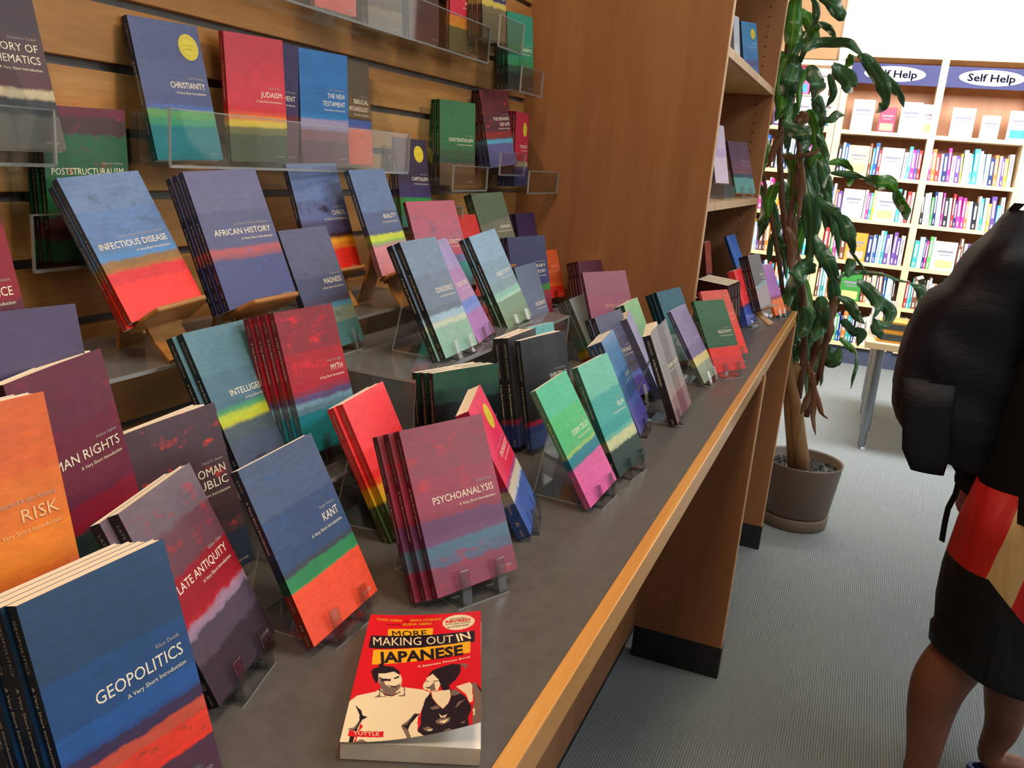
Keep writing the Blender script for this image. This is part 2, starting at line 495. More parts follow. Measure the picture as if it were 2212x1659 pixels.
def easel(pose, t, n, base, short, w=.111):
    """bent clear easel: foot sheet, rising back sheet and two front hooks"""
    Mx = book_matrix(pose); u = Mx.to_3x3().col[0].copy(); v = Mx.to_3x3().col[1].copy(); nn = Mx.to_3x3().col[2].copy()
    k = V((0, 0, 1)); uh = V((u.x, u.y, 0)).normalized(); b = uh.cross(k) * -1
    o = V(Mx.translation); foot = V((o.x, o.y, base))
    T = (t + .0008) * n
    root = empty('acrylic_book_easel', foot, 'clear acrylic easel under the ' + short, 'book easel')
    inv = M.Translation(-foot)
    c = uh * .5 * w
    bk = -b if b.dot(nn) > 0 else b        # horizontal, away from the viewer
    th = .0022
    loc = lambda p: p - foot
    s0 = uh * .020; wd = uh * .071
    d = .085 + .5 * (T)
    f0 = foot - bk * .010 + k * .0002
    rear = foot + bk * d + k * .0002
    top = o + v * .118 - nn * (T + .004)
    mb = MB(); mb.box((0, 0, 0), (1, 1, 1), 0, M.Translation(loc(f0 + s0)) @ frame(wd, rear - f0, k * th), 1); mb.build('foot_sheet', [ACR, EDGE], root)
    mb = MB(); mb.box((0, 0, 0), (1, 1, 1), 0, M.Translation(loc(rear + s0)) @ frame(wd, top - rear, (bk * th)), 1); mb.build('back_sheet', [ACR, EDGE], root)
    for q in (.027, .076):
        a = o + u * q + k * 0
        a = V((a.x, a.y, base + .001)); z0 = max(o.z - .002 - base, .003)
        p0 = a + bk * .012; p1 = a - bk * .006 + nn * .004; p2 = o + u * q + nn * .006 - v * .002; p3 = o + u * q + nn * .0085 + v * .019
        mb = MB(); mb.strip([loc(p0), loc(p1), loc(p2), loc(p2 * .4 + p3 * .6), loc(p3)], uh * .013, .0028); mb.build('front_hook', HOOKM, root, bevel=.0008)
    return root


def frame(a, b, c):
    m = M.Identity(4)
    for i in range(3): m[i][0], m[i][1], m[i][2] = a[i], b[i], c[i]
    return m


def EDGE_M(): return ACR


def wood_easel(pose, t, n, base, short, w=.111):
    Mx = book_matrix(pose); R = Mx.to_3x3(); u, v, nn = R.col[0].copy(), R.col[1].copy(), R.col[2].copy()
    o = V(Mx.translation); k = V((0, 0, 1)); T = (t + .0008) * n
    foot = V((o.x, o.y, base)); L = lambda p: p - foot
    root = empty('wooden_book_easel', foot, 'small bent plywood easel under the ' + short, 'book easel')
    # back board: leaning plywood strip behind the books
    c0 = o + u * (w * .5) - nn * (T + .001)
    mb = MB()
    P = [c0 - u * .030 - v * .012, c0 + u * .030 - v * .012, c0 + u * .030 + v * .10, c0 + u * .018 + v * .118, c0 - u * .018 + v * .118, c0 - u * .030 + v * .10]
    mb.prism([L(p) for p in P], -nn * .006); mb.build('back_board', WOODEASEL, root, bevel=.0015)
    # lip: a sheet from under the book, running forward, trapezoid in plan with a rounded rim
    e0 = o + u * (w * .5) - v * .002 - nn * (T + .004)
    mb = MB(); Wb, Wf = .046, .036; fw = nn * (T + .030) + v * .006
    P = [e0 - u * Wb, e0 + u * Wb, e0 + u * Wb + fw * .62, e0 + u * Wf + fw, e0 - u * Wf + fw, e0 - u * Wb + fw * .62]
    mb.prism([L(p) for p in P], -v * .006); mb.build('front_lip', WOODEASEL, root, bevel=.0022)
    # rear leg: crosses under the lip and reaches the shelf behind
    g0 = e0 - v * .004; mb = MB()
    bk = V((-nn.x, -nn.y, 0)).normalized()
    rear = V((g0.x, g0.y, base + .003)) + bk * .055
    fr = V((g0.x, g0.y, base + .003)) - bk * (T + .020)
    mid = c0 + v * .06 - nn * .006
    mb.strip([L(mid - u * .02), L((mid + rear) * .5 - u * .02), L(rear - u * .02)], u * .040, .005)
    mb.build('rear_leg', WOODEASEL, root, bevel=.001)
    mb = MB(); mb.strip([L(e0 - u * .024 - v * .004), L((e0 - v * .004 + fr) * .5 - u * .024 + bk * .004), L(fr - u * .024)], u * .048, .005)
    mb.build('front_leg', WOODEASEL, root, bevel=.001)
    return root


exec_parts = []
POSE = {'maths': (0.642, 0.843, -0.038, 86.4, 15.2, 0.7),
'posts': (0.734, 0.844, -0.160, 83.7, 1.8, 1.3),
'christ': (0.885, 0.832, -0.043, 84.5, 14.0, 2.1),
'judaism': (1.043, 0.847, -0.042, 81.0, 4.2, 1.6),
'oldtest': (1.103, 0.866, -0.040, 84.4, 1.6, 0.1),
'newtest': (1.219, 0.852, -0.040, 80.3, 3.6, 0.9),
'bibarch': (1.329, 0.853, -0.039, 90.0, 6.1, -0.1),
'coral': (1.227, 0.841, 0.196, 87.2, 4.0, 0.7),
'grey': (1.395, 0.847, 0.192, 87.4, 4.0, 0.6),
'mauve': (1.538, 0.845, 0.194, 87.1, 4.0, 1.0),
'anat': (1.697, 0.841, 0.196, 86.7, 2.0, 1.2),
'psychoth': (1.771, 0.803, 0.230, 86.1, 4.1, 2.0),
'teal': (2.024, 0.841, 0.150, 77.7, 6.1, 1.4),
'exist': (1.714, 0.852, -0.074, 72.3, 4.2, 0.7),
'meaning': (1.923, 0.828, -0.032, 76.5, 12.1, 5.9),
'psywall': (2.023, 0.806, -0.073, 95.0, 3.3, -0.1),
'capital': (1.556, 0.848, -0.155, 83.4, 11.7, -0.8),
'infect': (0.769, 0.766, -0.223, 83.1, 31.5, 6.5),
'african': (0.855, 0.697, -0.210, 77.4, 24.5, 4.1),
'chaos': (1.144, 0.772, -0.205, 80.6, 19.5, 2.5),
'reality': (1.232, 0.704, -0.205, 89.6, 22.5, 2.2),
'madness': (1.001, 0.663, -0.280, 87.9, 24.1, 1.9),
'complex': (1.406, 0.707, -0.254, 62.4, 25.6, 3.4),
'redsmall': (1.653, 0.721, -0.287, 89.0, 24.2, -1.3),
'humour': (1.760, 0.733, -0.246, 73.3, 24.7, 3.3),
'dkpurple': (2.077, 0.772, -0.308, 85.5, 16.0, 0.5),
'theory': (1.779, 0.678, -0.342, 62.3, 14.3, 2.9),
'orange': (2.114, 0.723, -0.347, 77.0, 19.9, -0.3),
'rhetback': (2.147, 0.622, -0.415, 64.3, 17.2, 1.9),
'rhet': (1.794, 0.491, -0.388, 46.1, 27.7, 4.0),
'myth': (0.839, 0.569, -0.366, 86.3, 19.0, -0.5),
'intel': (0.751, 0.592, -0.372, 89.3, 28.4, 0.9),
'psycho': (0.733, 0.338, -0.439, 63.9, 25.4, 1.8),
'prehist': (0.853, 0.448, -0.449, 95.1, 26.8, 1.5),
'classic': (0.973, 0.453, -0.449, 68.5, 9.7, 0.9),
'psypink': (0.937, 0.314, -0.444, 105.7, 29.9, 2.8),
'writing': (1.237, 0.426, -0.444, 75.4, 12.0, 2.4),
'writing2': (1.236, 0.448, -0.443, 89.7, 11.3, -0.0),
'consci': (1.093, 0.517, -0.284, 89.7, 27.8, 1.4),
'conscious': (1.088, 0.466, -0.254, 100.3, 32.7, 0.7),
'object': (1.408, 0.549, -0.295, 86.7, 28.2, 6.1),
'modern': (1.533, 0.531, -0.364, 89.2, 21.9, 1.3),
'tealback': (1.350, 0.447, -0.443, 87.1, 16.6, -2.1),
'olive': (1.807, 0.484, -0.442, 86.2, 29.8, 2.1),
'uality': (1.582, 0.367, -0.438, 77.1, 27.4, 4.2),
'greenpair': (1.780, 0.363, -0.437, 88.6, 26.7, 2.4),
'lavopen': (1.697, 0.322, -0.442, 101.4, 30.4, 0.8),
'darkopen': (1.541, 0.257, -0.447, 99.4, 23.3, 3.3),
'bluepair': (1.417, 0.297, -0.442, 94.7, 28.7, 2.2),
'film': (1.200, 0.274, -0.444, 81.8, 28.2, 3.2),
'stem': (1.068, 0.278, -0.446, 85.4, 31.6, 4.1),
'tealtriple': (2.039, 0.356, -0.439, 69.4, 27.8, 4.2),
'purpyel': (1.886, 0.270, -0.445, 83.4, 32.6, 3.2),
'relativ': (1.986, 0.261, -0.439, 60.9, 31.5, 0.6),
'redbehind': (2.174, 0.279, -0.439, 61.0, 31.4, 1.3),
'redblue': (2.738, 0.286, -0.444, 83.1, 22.8, 1.3),
'shelfblue': (3.156, 0.372, -0.367, 82.0, 26.8, 2.0),
'grey3': (2.816, 0.263, -0.401, 77.5, 22.7, 1.0),
'purpor': (3.013, 0.231, -0.442, 77.4, 25.6, -0.2),
'shelfred': (2.893, 0.443, -0.391, 90.0, 11.4, -0.4),
'globcat': (3.121, 0.459, 0.313, 70.8, 10.5, 5.5),
'purpteal': (3.011, 0.416, -0.059, 62.8, 20.9, 0.8),
'hrights': (0.464, 0.536, -0.365, 105.2, 12.6, 2.1),
'purpleft': (0.451, 0.600, -0.334, 84.8, 22.3, -2.1),
'nce': (0.421, 0.614, -0.235, 95.1, 14.4, 0.2),
'risk': (0.316, 0.468, -0.353, 92.8, 13.2, -1.1),
'roman': (0.596, 0.555, -0.446, 90.1, 15.6, 2.6),
'late': (0.491, 0.409, -0.440, 103.7, 26.8, 1.6),
'geo': (0.327, 0.368, -0.443, 86.9, 17.4, 0.4),
'kant': (0.603, 0.397, -0.443, 88.4, 27.0, 3.4)}
def nearer(k, f, **kw):
    p = list(POSE[k]); p[:3] = [c * f for c in p[:3]]
    POSE[k] = tuple(p)
nearer('conscious', 1.135); nearer('infect', .955); nearer('posts', 1.02)
POSE['darkstack'] = (2.447, .268, -.443, 148, 14, 0)
POSE['purpleft'] = (.430, .572, -.318, 86, 14, -1)
POSE['madness'] = (1.001, .663, -.284, 87.9, 24.1, 1.9)

# design table: b bands from the top; sp flecks (colour, scale, threshold, from, to); T title; A author; n copies; l label; s short name
D = {
'maths': dict(b=[(0, '3c1e20'), (.3, '4a2420'), (.5, '4c1c1c'), (.63, 'b4a684'), (.69, '201c18'), (.79, '524e42'), (1, '45423a')], amp=.06, T=['THE HISTORY OF', 'MATHEMATICS'], A='Jacqueline Stedall', cap=.0085, cw=.0068, s='History of Mathematics', l='maroon and olive paperback in the top left corner, titled THE HISTORY OF MATHEMATICS'),
'posts': dict(b=[(0, '6a2a38'), (.06, '4a3434'), (.18, '2c6040'), (.4, '2c6c44'), (.66, '2c5c3c'), (.70, '4c2a34'), (.86, '16603c')], amp=.16, n=3, sp=[('a83030', 4, .60, .05, .5)], T='POSTSTRUCTURALISM', A='Catherine Belsey', cw=.0056, ty=.565, s='Poststructuralism', l='green paperback with red strokes titled POSTSTRUCTURALISM, front copy in the left wall tray'),
'christ': dict(b=[(0, '4e5680'), (.5, '48507c'), (.60, '4660a4'), (.635, '58a05c'), (.70, '3a9a70'), (.75, '1c8490'), (1, '1a7684')], amp=.05, st=1, stx=.80, sty=.83, T='CHRISTIANITY', A='Linda Woodhead', cw=.0048, s='Christianity', l='slate blue and teal paperback titled CHRISTIANITY with a round yellow sticker'),
'judaism': dict(b=[(0, 'c8303e'), (.55, 'cc2430'), (.60, 'd8502a'), (.63, 'e88a28'), (.67, 'e8c828'), (.72, '6c6c28'), (.78, '3e4c24'), (1, '36401e')], amp=.04, dk=.35, T='JUDAISM', A='Norman Solomon', s='Judaism', l='red, yellow and olive paperback titled JUDAISM in the long wall tray'),
'oldtest': dict(b=[(0, '3c345c'), (.5, '40305c'), (.60, '6a2a34'), (.66, '5c3444'), (1, '54303e')], T='THE OLD TESTAMENT', A='Michael Coogan', s='Old Testament', l='mostly hidden purple paperback behind the red JUDAISM book and the blue NEW TESTAMENT'),
'newtest': dict(b=[(0, '2c74b8'), (.3, '2a6cae'), (.56, '2c78b8'), (.60, '9a90b4'), (.67, '86789e'), (.70, '7a4656'), (.8, '5e3848'), (1, '583444')], amp=.05, T=['THE NEW', 'TESTAMENT'], A='Luke Timothy Johnson', s='New Testament', l='bright blue and mauve paperback titled THE NEW TESTAMENT in the long wall tray'),
'bibarch': dict(b=[(0, '5c5040'), (.35, '6a5238'), (.54, '3c3420'), (.56, '3c5ca0'), (.62, '5c5c98'), (.65, 'd8542c'), (1, 'c04c30')], amp=.05, sp=[('8c4a40', 5, .6, .66, 1)], T=['BIBLICAL', 'ARCHAEOLOGY'], A='Eric H. Cline', s='Biblical Archaeology', l='brown and orange paperback titled BIBLICAL ARCHAEOLOGY at the right end of the long wall tray'),
'coral': dict(b=[(0, '3a5ca0'), (.6, '4a6ab0'), (.75, 'd05a4c'), (1, 'd4604c')], s='coral', l='coral red paperback foot showing at the top edge of the picture, leftmost of its tray', T='BIOGRAPHY'),
'grey': dict(b=[(0, '403438'), (.6, '56483c'), (.8, '82705c'), (.86, '74665c'), (1, '6a5c54')], n=2, s='taupe', l='taupe grey paperback in the top tray, left of the dark mauve one', T='HISTORY'),
'mauve': dict(b=[(0, '4a3438'), (.8, '5a3c3c'), (1, '543a3a')], s='dark mauve', l='dark mauve paperback in the top tray between taupe and red covers', T='ART'),
'anat': dict(b=[(0, 'd03848'), (.55, 'd03444'), (.62, 'e88830'), (.70, 'e89a38'), (.74, '64623c'), (1, '5a5634')], amp=.05, T=['HUMAN', 'ANATOMY'], A='Leslie Klenerman', s='Human Anatomy', l='red, orange and olive paperback titled HUMAN ANATOMY in the top tray'),
'psychoth': dict(b=[(0, '3c3860'), (.5, '3c3860'), (.56, 'c8b458'), (.63, '70684c'), (1, '6c6450')], n=3, T='PSYCHOTHERAPY', A='Tom Burns', s='Psychotherapy', l='navy, yellow and khaki paperback titled PSYCHOTHERAPY near the upper wall corner'),
'teal': dict(b=[(0, '2a8a70'), (.4, '2c8460'), (.6, '2c8050'), (.68, '244c38'), (.78, '202c2c'), (1, '3c3438')], n=3, T='FORESTS', A='Jaboury Ghazoul', s='Forests', l='teal green paperback in the small corner tray at the upper right of the slatted wall'),
'exist': dict(b=[(0, '2c6c34'), (.5, '2c6430'), (.58, '34502c'), (.68, '2c4430'), (.74, '6a4c28'), (.85, '5c4420'), (1, '66461e')], amp=.07, n=3, du=-.002, T='EXISTENTIALISM', A='Thomas R. Flynn', cw=.0053, s='Existentialism', l='green paperback titled EXISTENTIALISM, front of a stack on the slatted wall'),
'meaning': dict(b=[(0, '6c2c34'), (.3, '5a2c34'), (.55, '8a2c28'), (.62, '6a4048'), (.645, '54a0bc'), (.70, '5c5c8c'), (1, '5a5c94')], amp=.04, n=3, sp=[('cc3c28', 4, .58, 0, .6)], T=['THE MEANING', 'OF LIFE'], A='Terry Eagleton', s='Meaning of Life', l='dark red and slate blue paperback titled THE MEANING OF LIFE'),
'psywall': dict(b=[(0, 'b82440'), (.55, 'b4243c'), (.66, 'b0a080'), (.73, '3a3c6c'), (1, '584c64')], n=4, st=1, stx=.72, sty=.78, T='PSYCHOLOGY', s='red Psychology wall', l='red paperback with a yellow sticker in the small tray on the slatted wall'),
'capital': dict(b=[(0, '3c3048'), (.5, '403660'), (.63, '40346c'), (.67, '289040'), (.80, '247a48'), (.87, '1c7c6c'), (1, '1c7064')], amp=.06, n=3, st=1, stx=.72, sty=.83, T='CAPITALISM', A='James Fulcher', cw=.0056, s='Capitalism', l='dark purple and green paperback titled CAPITALISM with a yellow sticker'),
'infect': dict(b=[(0, '6a84b0'), (.25, '6080b4'), (.5, '5a80b0'), (.545, '5088c4'), (.59, '8c6c3c'), (.64, 'a86a30'), (.665, 'd82c30'), (.75, 'f03428'), (1, 'f0401c')], amp=.06, n=2, du=-.001, dv=-.004, dk=.62, sp=[('54708c', 3, .56, .1, .55)], T='INFECTIOUS DISEASE', A='Marta L. Wayne & Benjamin M. Bolker', cw=.0053, ty=.49, s='Infectious Disease', l='sky blue and bright red paperback titled INFECTIOUS DISEASE on a wooden easel', g=None),
'african': dict(b=[(0, '5a5880'), (.3, '4c4c74'), (.53, '4c4c78'), (.57, 'a8484c'), (.62, '8c4454'), (.65, '3c4078'), (1, '3a3c74')], amp=.07, n=3, du=-.002, num='160', sp=[('3464b4', 4, .64, .4, 1)], T='AFRICAN HISTORY', A='John Parker & Richard Rathbone', s='African History', l='slate blue paperback with a red band titled AFRICAN HISTORY, front copy'),
'chaos': dict(b=[(0, '6478a8'), (.35, '5c6898'), (.52, '4c4468'), (.64, '3a1c24'), (.68, 'e8a028'), (.74, 'e07c24'), (.77, 'dc2c20'), (1, 'e8341c')], amp=.05, soft=.05, sp=[('2c1428', 1.6, .53, .3, .66)], T='CHAOS', A='Leonard Smith', s='Chaos', l='blue, yellow and red paperback titled CHAOS'),
'reality': dict(b=[(0, '6078a4'), (.4, '54648c'), (.58, '505c80'), (.62, 'c4d440'), (.68, '84bc50'), (.70, 'b0948c'), (.73, 'd88c98'), (1, 'd88490')], amp=.06, T='REALITY', A='Jan Westerhoff', s='Reality', l='blue, lime and pink paperback titled REALITY'),
'madness': dict(b=[(0, '585c7c'), (.4, '4c5270'), (.58, '4c4860'), (.64, '4a8cb0'), (.68, '7c8c7c'), (.8, '4c7c80'), (1, '4c8490')], amp=.06, sp=[('24546c', 3, .58, .68, .95)], T='MADNESS', A='Andrew Scull', s='Madness', l='dark slate and sea green paperback titled MADNESS'),
'complex': dict(b=[(0, 'a83c50'), (.2, 'a84058'), (.5, 'a82c44'), (.56, 'b03048'), (.60, '6464a4'), (.68, '1c8c84'), (1, '1c8078')], rot=.0, syy=40, sp=[('7c4058', 3, .55, .1, .5)], T='COMPLEXITY', A='John H. Holland', s='Complexity', l='crimson streaked paperback titled COMPLEXITY with a teal foot'),
'redsmall': dict(b=[(0, 'd03c3c'), (1, 'c83030')], n=2, s='plain red', T='', l='bright red paperback top between the crimson COMPLEXITY and grey green HUMOUR books'),
'humour': dict(b=[(0, '54644c'), (.4, '4e5c50'), (.42, '6c6c5c'), (.68, '74684c'), (.73, 'c08840'), (.80, 'a04838'), (1, '943c34')], slant=.10, n=2, T='HUMOUR', A='Noel Carroll', s='Humour', l='grey green and ochre paperback titled HUMOUR'),
'dkpurple': dict(b=[(0, '3c2c54'), (1, '3a2440')], n=2, s='plain dark purple', T='', l='plain dark purple paperback top against the wooden side panel'),
'theory': dict(b=[(0, '30305c'), (.4, '34386c'), (.59, '34346c'), (.62, '3c8434'), (.70, '942c40'), (1, '8c2838')], n=2, T=['LITERARY', 'THEORY'], A='Jonathan Culler', s='Literary Theory', l='navy, green and crimson paperback titled LITERARY THEORY'),
'orange': dict(b=[(0, 'd0582c'), (.4, 'c85428'), (.7, 'd85c28'), (.76, 'cc2c20'), (1, 'b82820')], w=.085, h=.125, n=1, ink='e8a070', T=['SOCIAL', 'SOCIOLOGY'], s='narrow orange', l='narrow orange paperback right of the navy LITERARY THEORY book'),
'rhetback': dict(b=[(0, '5c2c40'), (1, '502030')], n=4, du=-.0005, s='dark plum', T='RHETORIC', ST='RHETORIC', l='dark plum paperback in the stack behind the magenta RHETORIC book'),
'rhet': dict(b=[(0, '88344c'), (.3, '8c2c4c'), (.6, '802c40'), (1, '7c2838')], ink='d8a088', T='RHETORIC', A='Richard Toye', s='Rhetoric', cw=.0078, l='magenta paperback titled RHETORIC in front of the wooden side panel'),
'myth': dict(b=[(0, '8c2c38'), (.3, 'a82430'), (.5, 'ac1c30'), (.56, '902c48'), (.60, '5c4c7c'), (.645, '74a0b8'), (.68, '648898'), (.72, '1c8494'), (1, '1c6470')], amp=.08, n=4, du=-.003, dk=.45, sc='500810', sp=[('e02434', 2.2, .56, 0, .45), ('5c2c34', 2.4, .6, 0, .5)], T='MYTH', A='Robert A. Segal', s='Myth', l='mottled red and teal paperback titled MYTH, front copy'),
'intel': dict(b=[(0, '5c8494'), (.3, '54788c'), (.49, '4c7484'), (.54, '4c9c6c'), (.575, 'b8c838'), (.625, 'c0c430'), (.65, '4c5c64'), (.75, '4c5870'), (1, '4c5874')], soft=.03, amp=.05, n=2, du=-.006, dk=.88, num='39', T='INTELLIGENCE', A='Ian J. Deary', s='Intelligence', l='grey blue paperback with a yellow stripe titled INTELLIGENCE'),
'psycho': dict(b=[(0, '8c3c4c'), (.3, '98344c'), (.52, '8c2c40'), (.56, '64345c'), (.66, '6c3c64'), (.70, '4c6c84'), (.78, '54607c'), (.84, '84344c'), (1, '98283c')], amp=.10, n=3, du=-.0065, dk=.62, sc='28081c', rot=.5, sp=[('b83038', 2.2, .56, .05, .5), ('a02c44', 3.5, .55, .75, 1)], T='PSYCHOANALYSIS', A='Daniel Pick', s='Psychoanalysis', l='crimson and blue paperback titled PSYCHOANALYSIS on a clear easel, front copy'),
'prehist': dict(b=[(0, 'ff4c54'), (.35, 'f43c40'), (.5, 'f02c28'), (.56, 'e84c20'), (.60, 'e8a424'), (.66, 'd8b020'), (.72, '3c5428'), (1, '24402c')], amp=.07, n=2, du=-.006, dk=.42, sc='380404', ink='e89080', T='PREHISTORY', A='Chris Gosden', s='Prehistory', l='bright red paperback titled PREHISTORY left of the crimson PSYCHOANALYSIS stack'),
'classic': dict(b=[(0, '1c4c34'), (.14, '1a3c30'), (.24, '10181c'), (1, '10141a')], n=3, du=-.002, splay=.08, fan=1, dk=.8, sc='1c0c0c', ink='b88468', T='CLASSICAL MYTHOLOGY', A='Helen Morales', cw=.005, s='Classical Mythology', l='dark green and black paperback titled CLASSICAL MYTHOLOGY with loose white pages'),
'psypink': dict(b=[(0, 'e82c5c'), (.4, 'e02450'), (.56, 'e02048'), (.60, '9c3c7c'), (.63, 'c8bca4'), (.70, 'c4c0c4'), (.73, '3c5ca4'), (1, '34409c')], t=.017, dk=.45, st=1, stx=.70, sty=.80, num='6', T='PSYCHOLOGY', A='Gillian Butler & Freda McManus', s='pink Psychology', l='hot pink and blue paperback titled PSYCHOLOGY with a yellow sticker, turned sideways'),
'writing': dict(b=[(0, '38383c'), (.4, '2c2c30'), (.70, '2a2a30'), (.745, 'a82450'), (.79, '34448c'), (.85, '3c548c'), (1, '2c4484')], amp=.03, splay=.10, t=.011, dk=.5, T=['WRITING', 'AND SCRIPT'], A='Andrew Robinson', s='Writing and Script', l='black paperback with pink and blue foot titled WRITING AND SCRIPT, rightmost of three'),
'writing2': dict(b=[(0, '38383c'), (.70, '2a2a30'), (.745, 'a82450'), (.79, '34448c'), (1, '2c4484')], amp=.03, n=2, du=-.001, t=.012, splay=.03, fan=1, dk=.5, T=['WRITING', 'AND SCRIPT'], A='Andrew Robinson', s='Writing and Script, left pair', l='black paperback standing middle of the three WRITING AND SCRIPT copies'),
'consci': dict(b=[(0, '6c84a0'), (.3, '647890'), (.58, '5c6c80'), (.64, '94b4c8'), (.70, 'b8c4ac'), (.75, '84b09c'), (1, '8cb8a4')], amp=.06, n=2, du=-.006, dk=.93, num='273', T='CONSCIENCE', A='Paul Strohm', cw=.0056, s='Conscience', l='grey blue and pale green paperback titled CONSCIENCE on the clear riser'),
'conscious': dict(b=[(0, 'a498c8'), (.3, 'b088bc'), (.55, 'b48cb4'), (.60, '6c88d4'), (.68, '7c90d8'), (.72, 'a874b4'), (1, 'b478b0')], n=1, num='121', T='CONSCIOUSNESS', A='Susan Blackmore', cw=.005, s='Consciousness', l='lilac paperback titled CONSCIOUSNESS behind the CONSCIENCE books'),
'object': dict(b=[(0, '84a8c4'), (.3, '7c9cb4'), (.52, '7c98a4'), (.62, '84bcac'), (.68, 'a4ccbc'), (.71, '74947c'), (.85, '748c6c'), (1, '7ca060')], amp=.05, n=2, du=-.005, dk=.9, T='OBJECTIVITY', A='Stephen Gaukroger', cw=.0056, s='Objectivity', l='pale blue and sage paperback titled OBJECTIVITY on the clear riser'),
'modern': dict(b=[(0, '4c6080'), (.4, '48587c'), (.58, '4c5478'), (.63, 'b03c90'), (.72, 'd85c44'), (1, 'd06048')], T='MODERNISM', A='Christopher Butler', s='Modernism', cw=.0056, l='slate blue and magenta paperback titled MODERNISM'),
'tealback': dict(b=[(0, '5cacac'), (1, '4c9c9c')], n=1, s='plain turquoise', T='', l='turquoise paperback just showing behind the black WRITING AND SCRIPT books'),
'olive': dict(b=[(0, '788080'), (.3, '747c70'), (.5, '6c8880'), (.63, '70883c'), (.67, 'c8a828'), (.76, 'a83c24'), (1, '8c2c24')], n=3, du=-.002, dk=.7, sc='14100a', ink='7c7460', T='ISLAM', A='Malise Ruthven', s='grey olive', l='grey olive paperback with yellow and red foot, front of a stack of three'),
'uality': dict(b=[(0, '5c607c'), (.3, '54546c'), (.6, '4c4858'), (.66, '5c5470'), (.72, '6474bc'), (.78, '5c44a0'), (1, '50408c')], n=2, du=-.006, dk=.85, T='SEXUALITY', A='Veronique Mottier', s='Sexuality', l='dark grey and violet paperback titled SEXUALITY', cw=.0056),
'greenpair': dict(b=[(0, '7cb87c'), (.5, '6ca46c'), (1, '5c9460')], n=2, du=-.004, dk=.9, T='', s='light green', l='light green paperback with white page edges against the wooden panel'),
'lavopen': dict(b=[(0, 'a8a4cc'), (.6, '98a4d0'), (.8, '8c94c4'), (1, '7c84bc')], t=.016, dk=.8, T='', s='lavender', l='lavender paperback seen nearly edge-on beside the SEXUALITY book'),
'darkopen': dict(b=[(0, '807c80'), (.4, '807878'), (.65, '8c7470'), (.75, '744450'), (1, '5c3440')], t=.015, dk=.92, splay=.22, T='TERRORISM', s='half open grey', l='half open paperback with a black spine and cream pages near the counter edge'),
'bluepair': dict(b=[(0, '5c88b4'), (.4, '3c6894'), (.55, '345480'), (.66, '4c5ca0'), (.75, '504c98'), (1, '4c4494')], t=.013, n=2, du=-.003, dk=.75, T='ENGELS', ST='SHORT LIVES', s='blue and violet', ink='c8c490', l='blue and violet paperback behind the green FILM book'),
'film': dict(b=[(0, '6cbca4'), (.3, '48a49c'), (.55, '3c9c98'), (.64, '64b0a0'), (.68, 'c4c898'), (.75, 'b4c090'), (.77, '344440'), (1, '303c3c')], amp=.07, t=.011, dk=.72, sc='041c18', num='300', T='FILM', A='Michael Wood', s='Film', l='sea green and charcoal paperback titled FILM on a clear easel'),
'stem': dict(b=[(0, '4cb890'), (.25, '4cb874'), (.5, '54b474'), (.56, '98bc60'), (.585, '247c8c'), (.66, '247484'), (.68, 'd8609c'), (1, 'd85c98')], amp=.06, t=.009, dk=.5, sc='101c08', T='STEM CELLS', A='Jonathan Slack', s='Stem Cells', l='bright green and pink paperback titled STEM CELLS on a clear easel'),
'tealtriple': dict(b=[(0, '3c6c80'), (.3, '387888'), (.5, '306c7c'), (.62, '8cbcbc'), (.7, '70a8b0'), (1, '5c94a0')], n=3, du=-.003, dk=.85, sc='080c0c', T='', s='dark teal', l='dark teal and pale blue paperback, front of a stack of three by the panel'),
'purpyel': dict(b=[(0, '7c70a0'), (.5, '6c5c94'), (.63, '6c5c98'), (.66, 'dccc7c'), (.72, 'd4d088'), (.77, '8c9c88'), (1, '90a098')], amp=.06, dk=.7, ink='c8b8d8', T='NOTHING', A='Frank Close', s='purple and yellow', l='purple, pale yellow and grey paperback on a clear easel right of the teal stack'),
'relativ': dict(b=[(0, '3c6c4c'), (.3, '3c6448'), (.63, '386048'), (.665, 'e83c34'), (.8, 'd83838'), (1, 'c83448')], amp=.02, soft=.008, dk=.5, T='RELATIVITY', A='Russell Stannard', s='Relativity', l='green and red paperback titled RELATIVITY near the counter edge', cw=.005),
'redbehind': dict(b=[(0, 'd85c50'), (.4, 'e44c3c'), (.65, 'f03c2c'), (1, 'd83444')], n=1, dk=.5, sc='4c0808', ink='f0a090', T=['GAME', 'THEORY'], s='coral red counter', l='coral red paperback just behind the green RELATIVITY book'),
'redblue': dict(b=[(0, 'f83c44'), (.5, 'f83c44'), (.60, 'f0504c'), (.63, '5c3c74'), (.69, '3c54b0'), (1, '3c58b0')], n=2, du=-.004, dk=.3, ink='f8a0a0', T=['THE', 'BLUES'], s='scarlet and blue', l='scarlet and blue paperback on a clear easel near the far end of the counter'),
'darkstack': dict(b=[(0, '4c2028'), (.6, '3c1c20'), (.8, 'a0481c'), (1, '2c3c1c')], n=4, t=.012, du=-.001, dk=.6, T='SOCIOLOGY', s='dark maroon', l='dark maroon paperback with white page tops behind the coral red book near the counter end'),
'shelfblue': dict(b=[(0, '3c70c0'), (.5, '3c74c4'), (.62, '6c6c9c'), (1, 'c83c30')], T='', s='tall blue', l='blue paperback leaning behind the grey books at the far end of the counter'),
'grey3': dict(b=[(0, '5c5860'), (.5, '54545c'), (.58, '84a4b8'), (.63, 'a09498'), (1, '8c8488')], slant=.08, n=3, du=-.001, dk=.93, T=['THE ICE', 'AGE'], A='Jamie Woodward', s='The Ice Age', l='grey paperback with a pale blue stripe on a wooden easel at the counter end'),
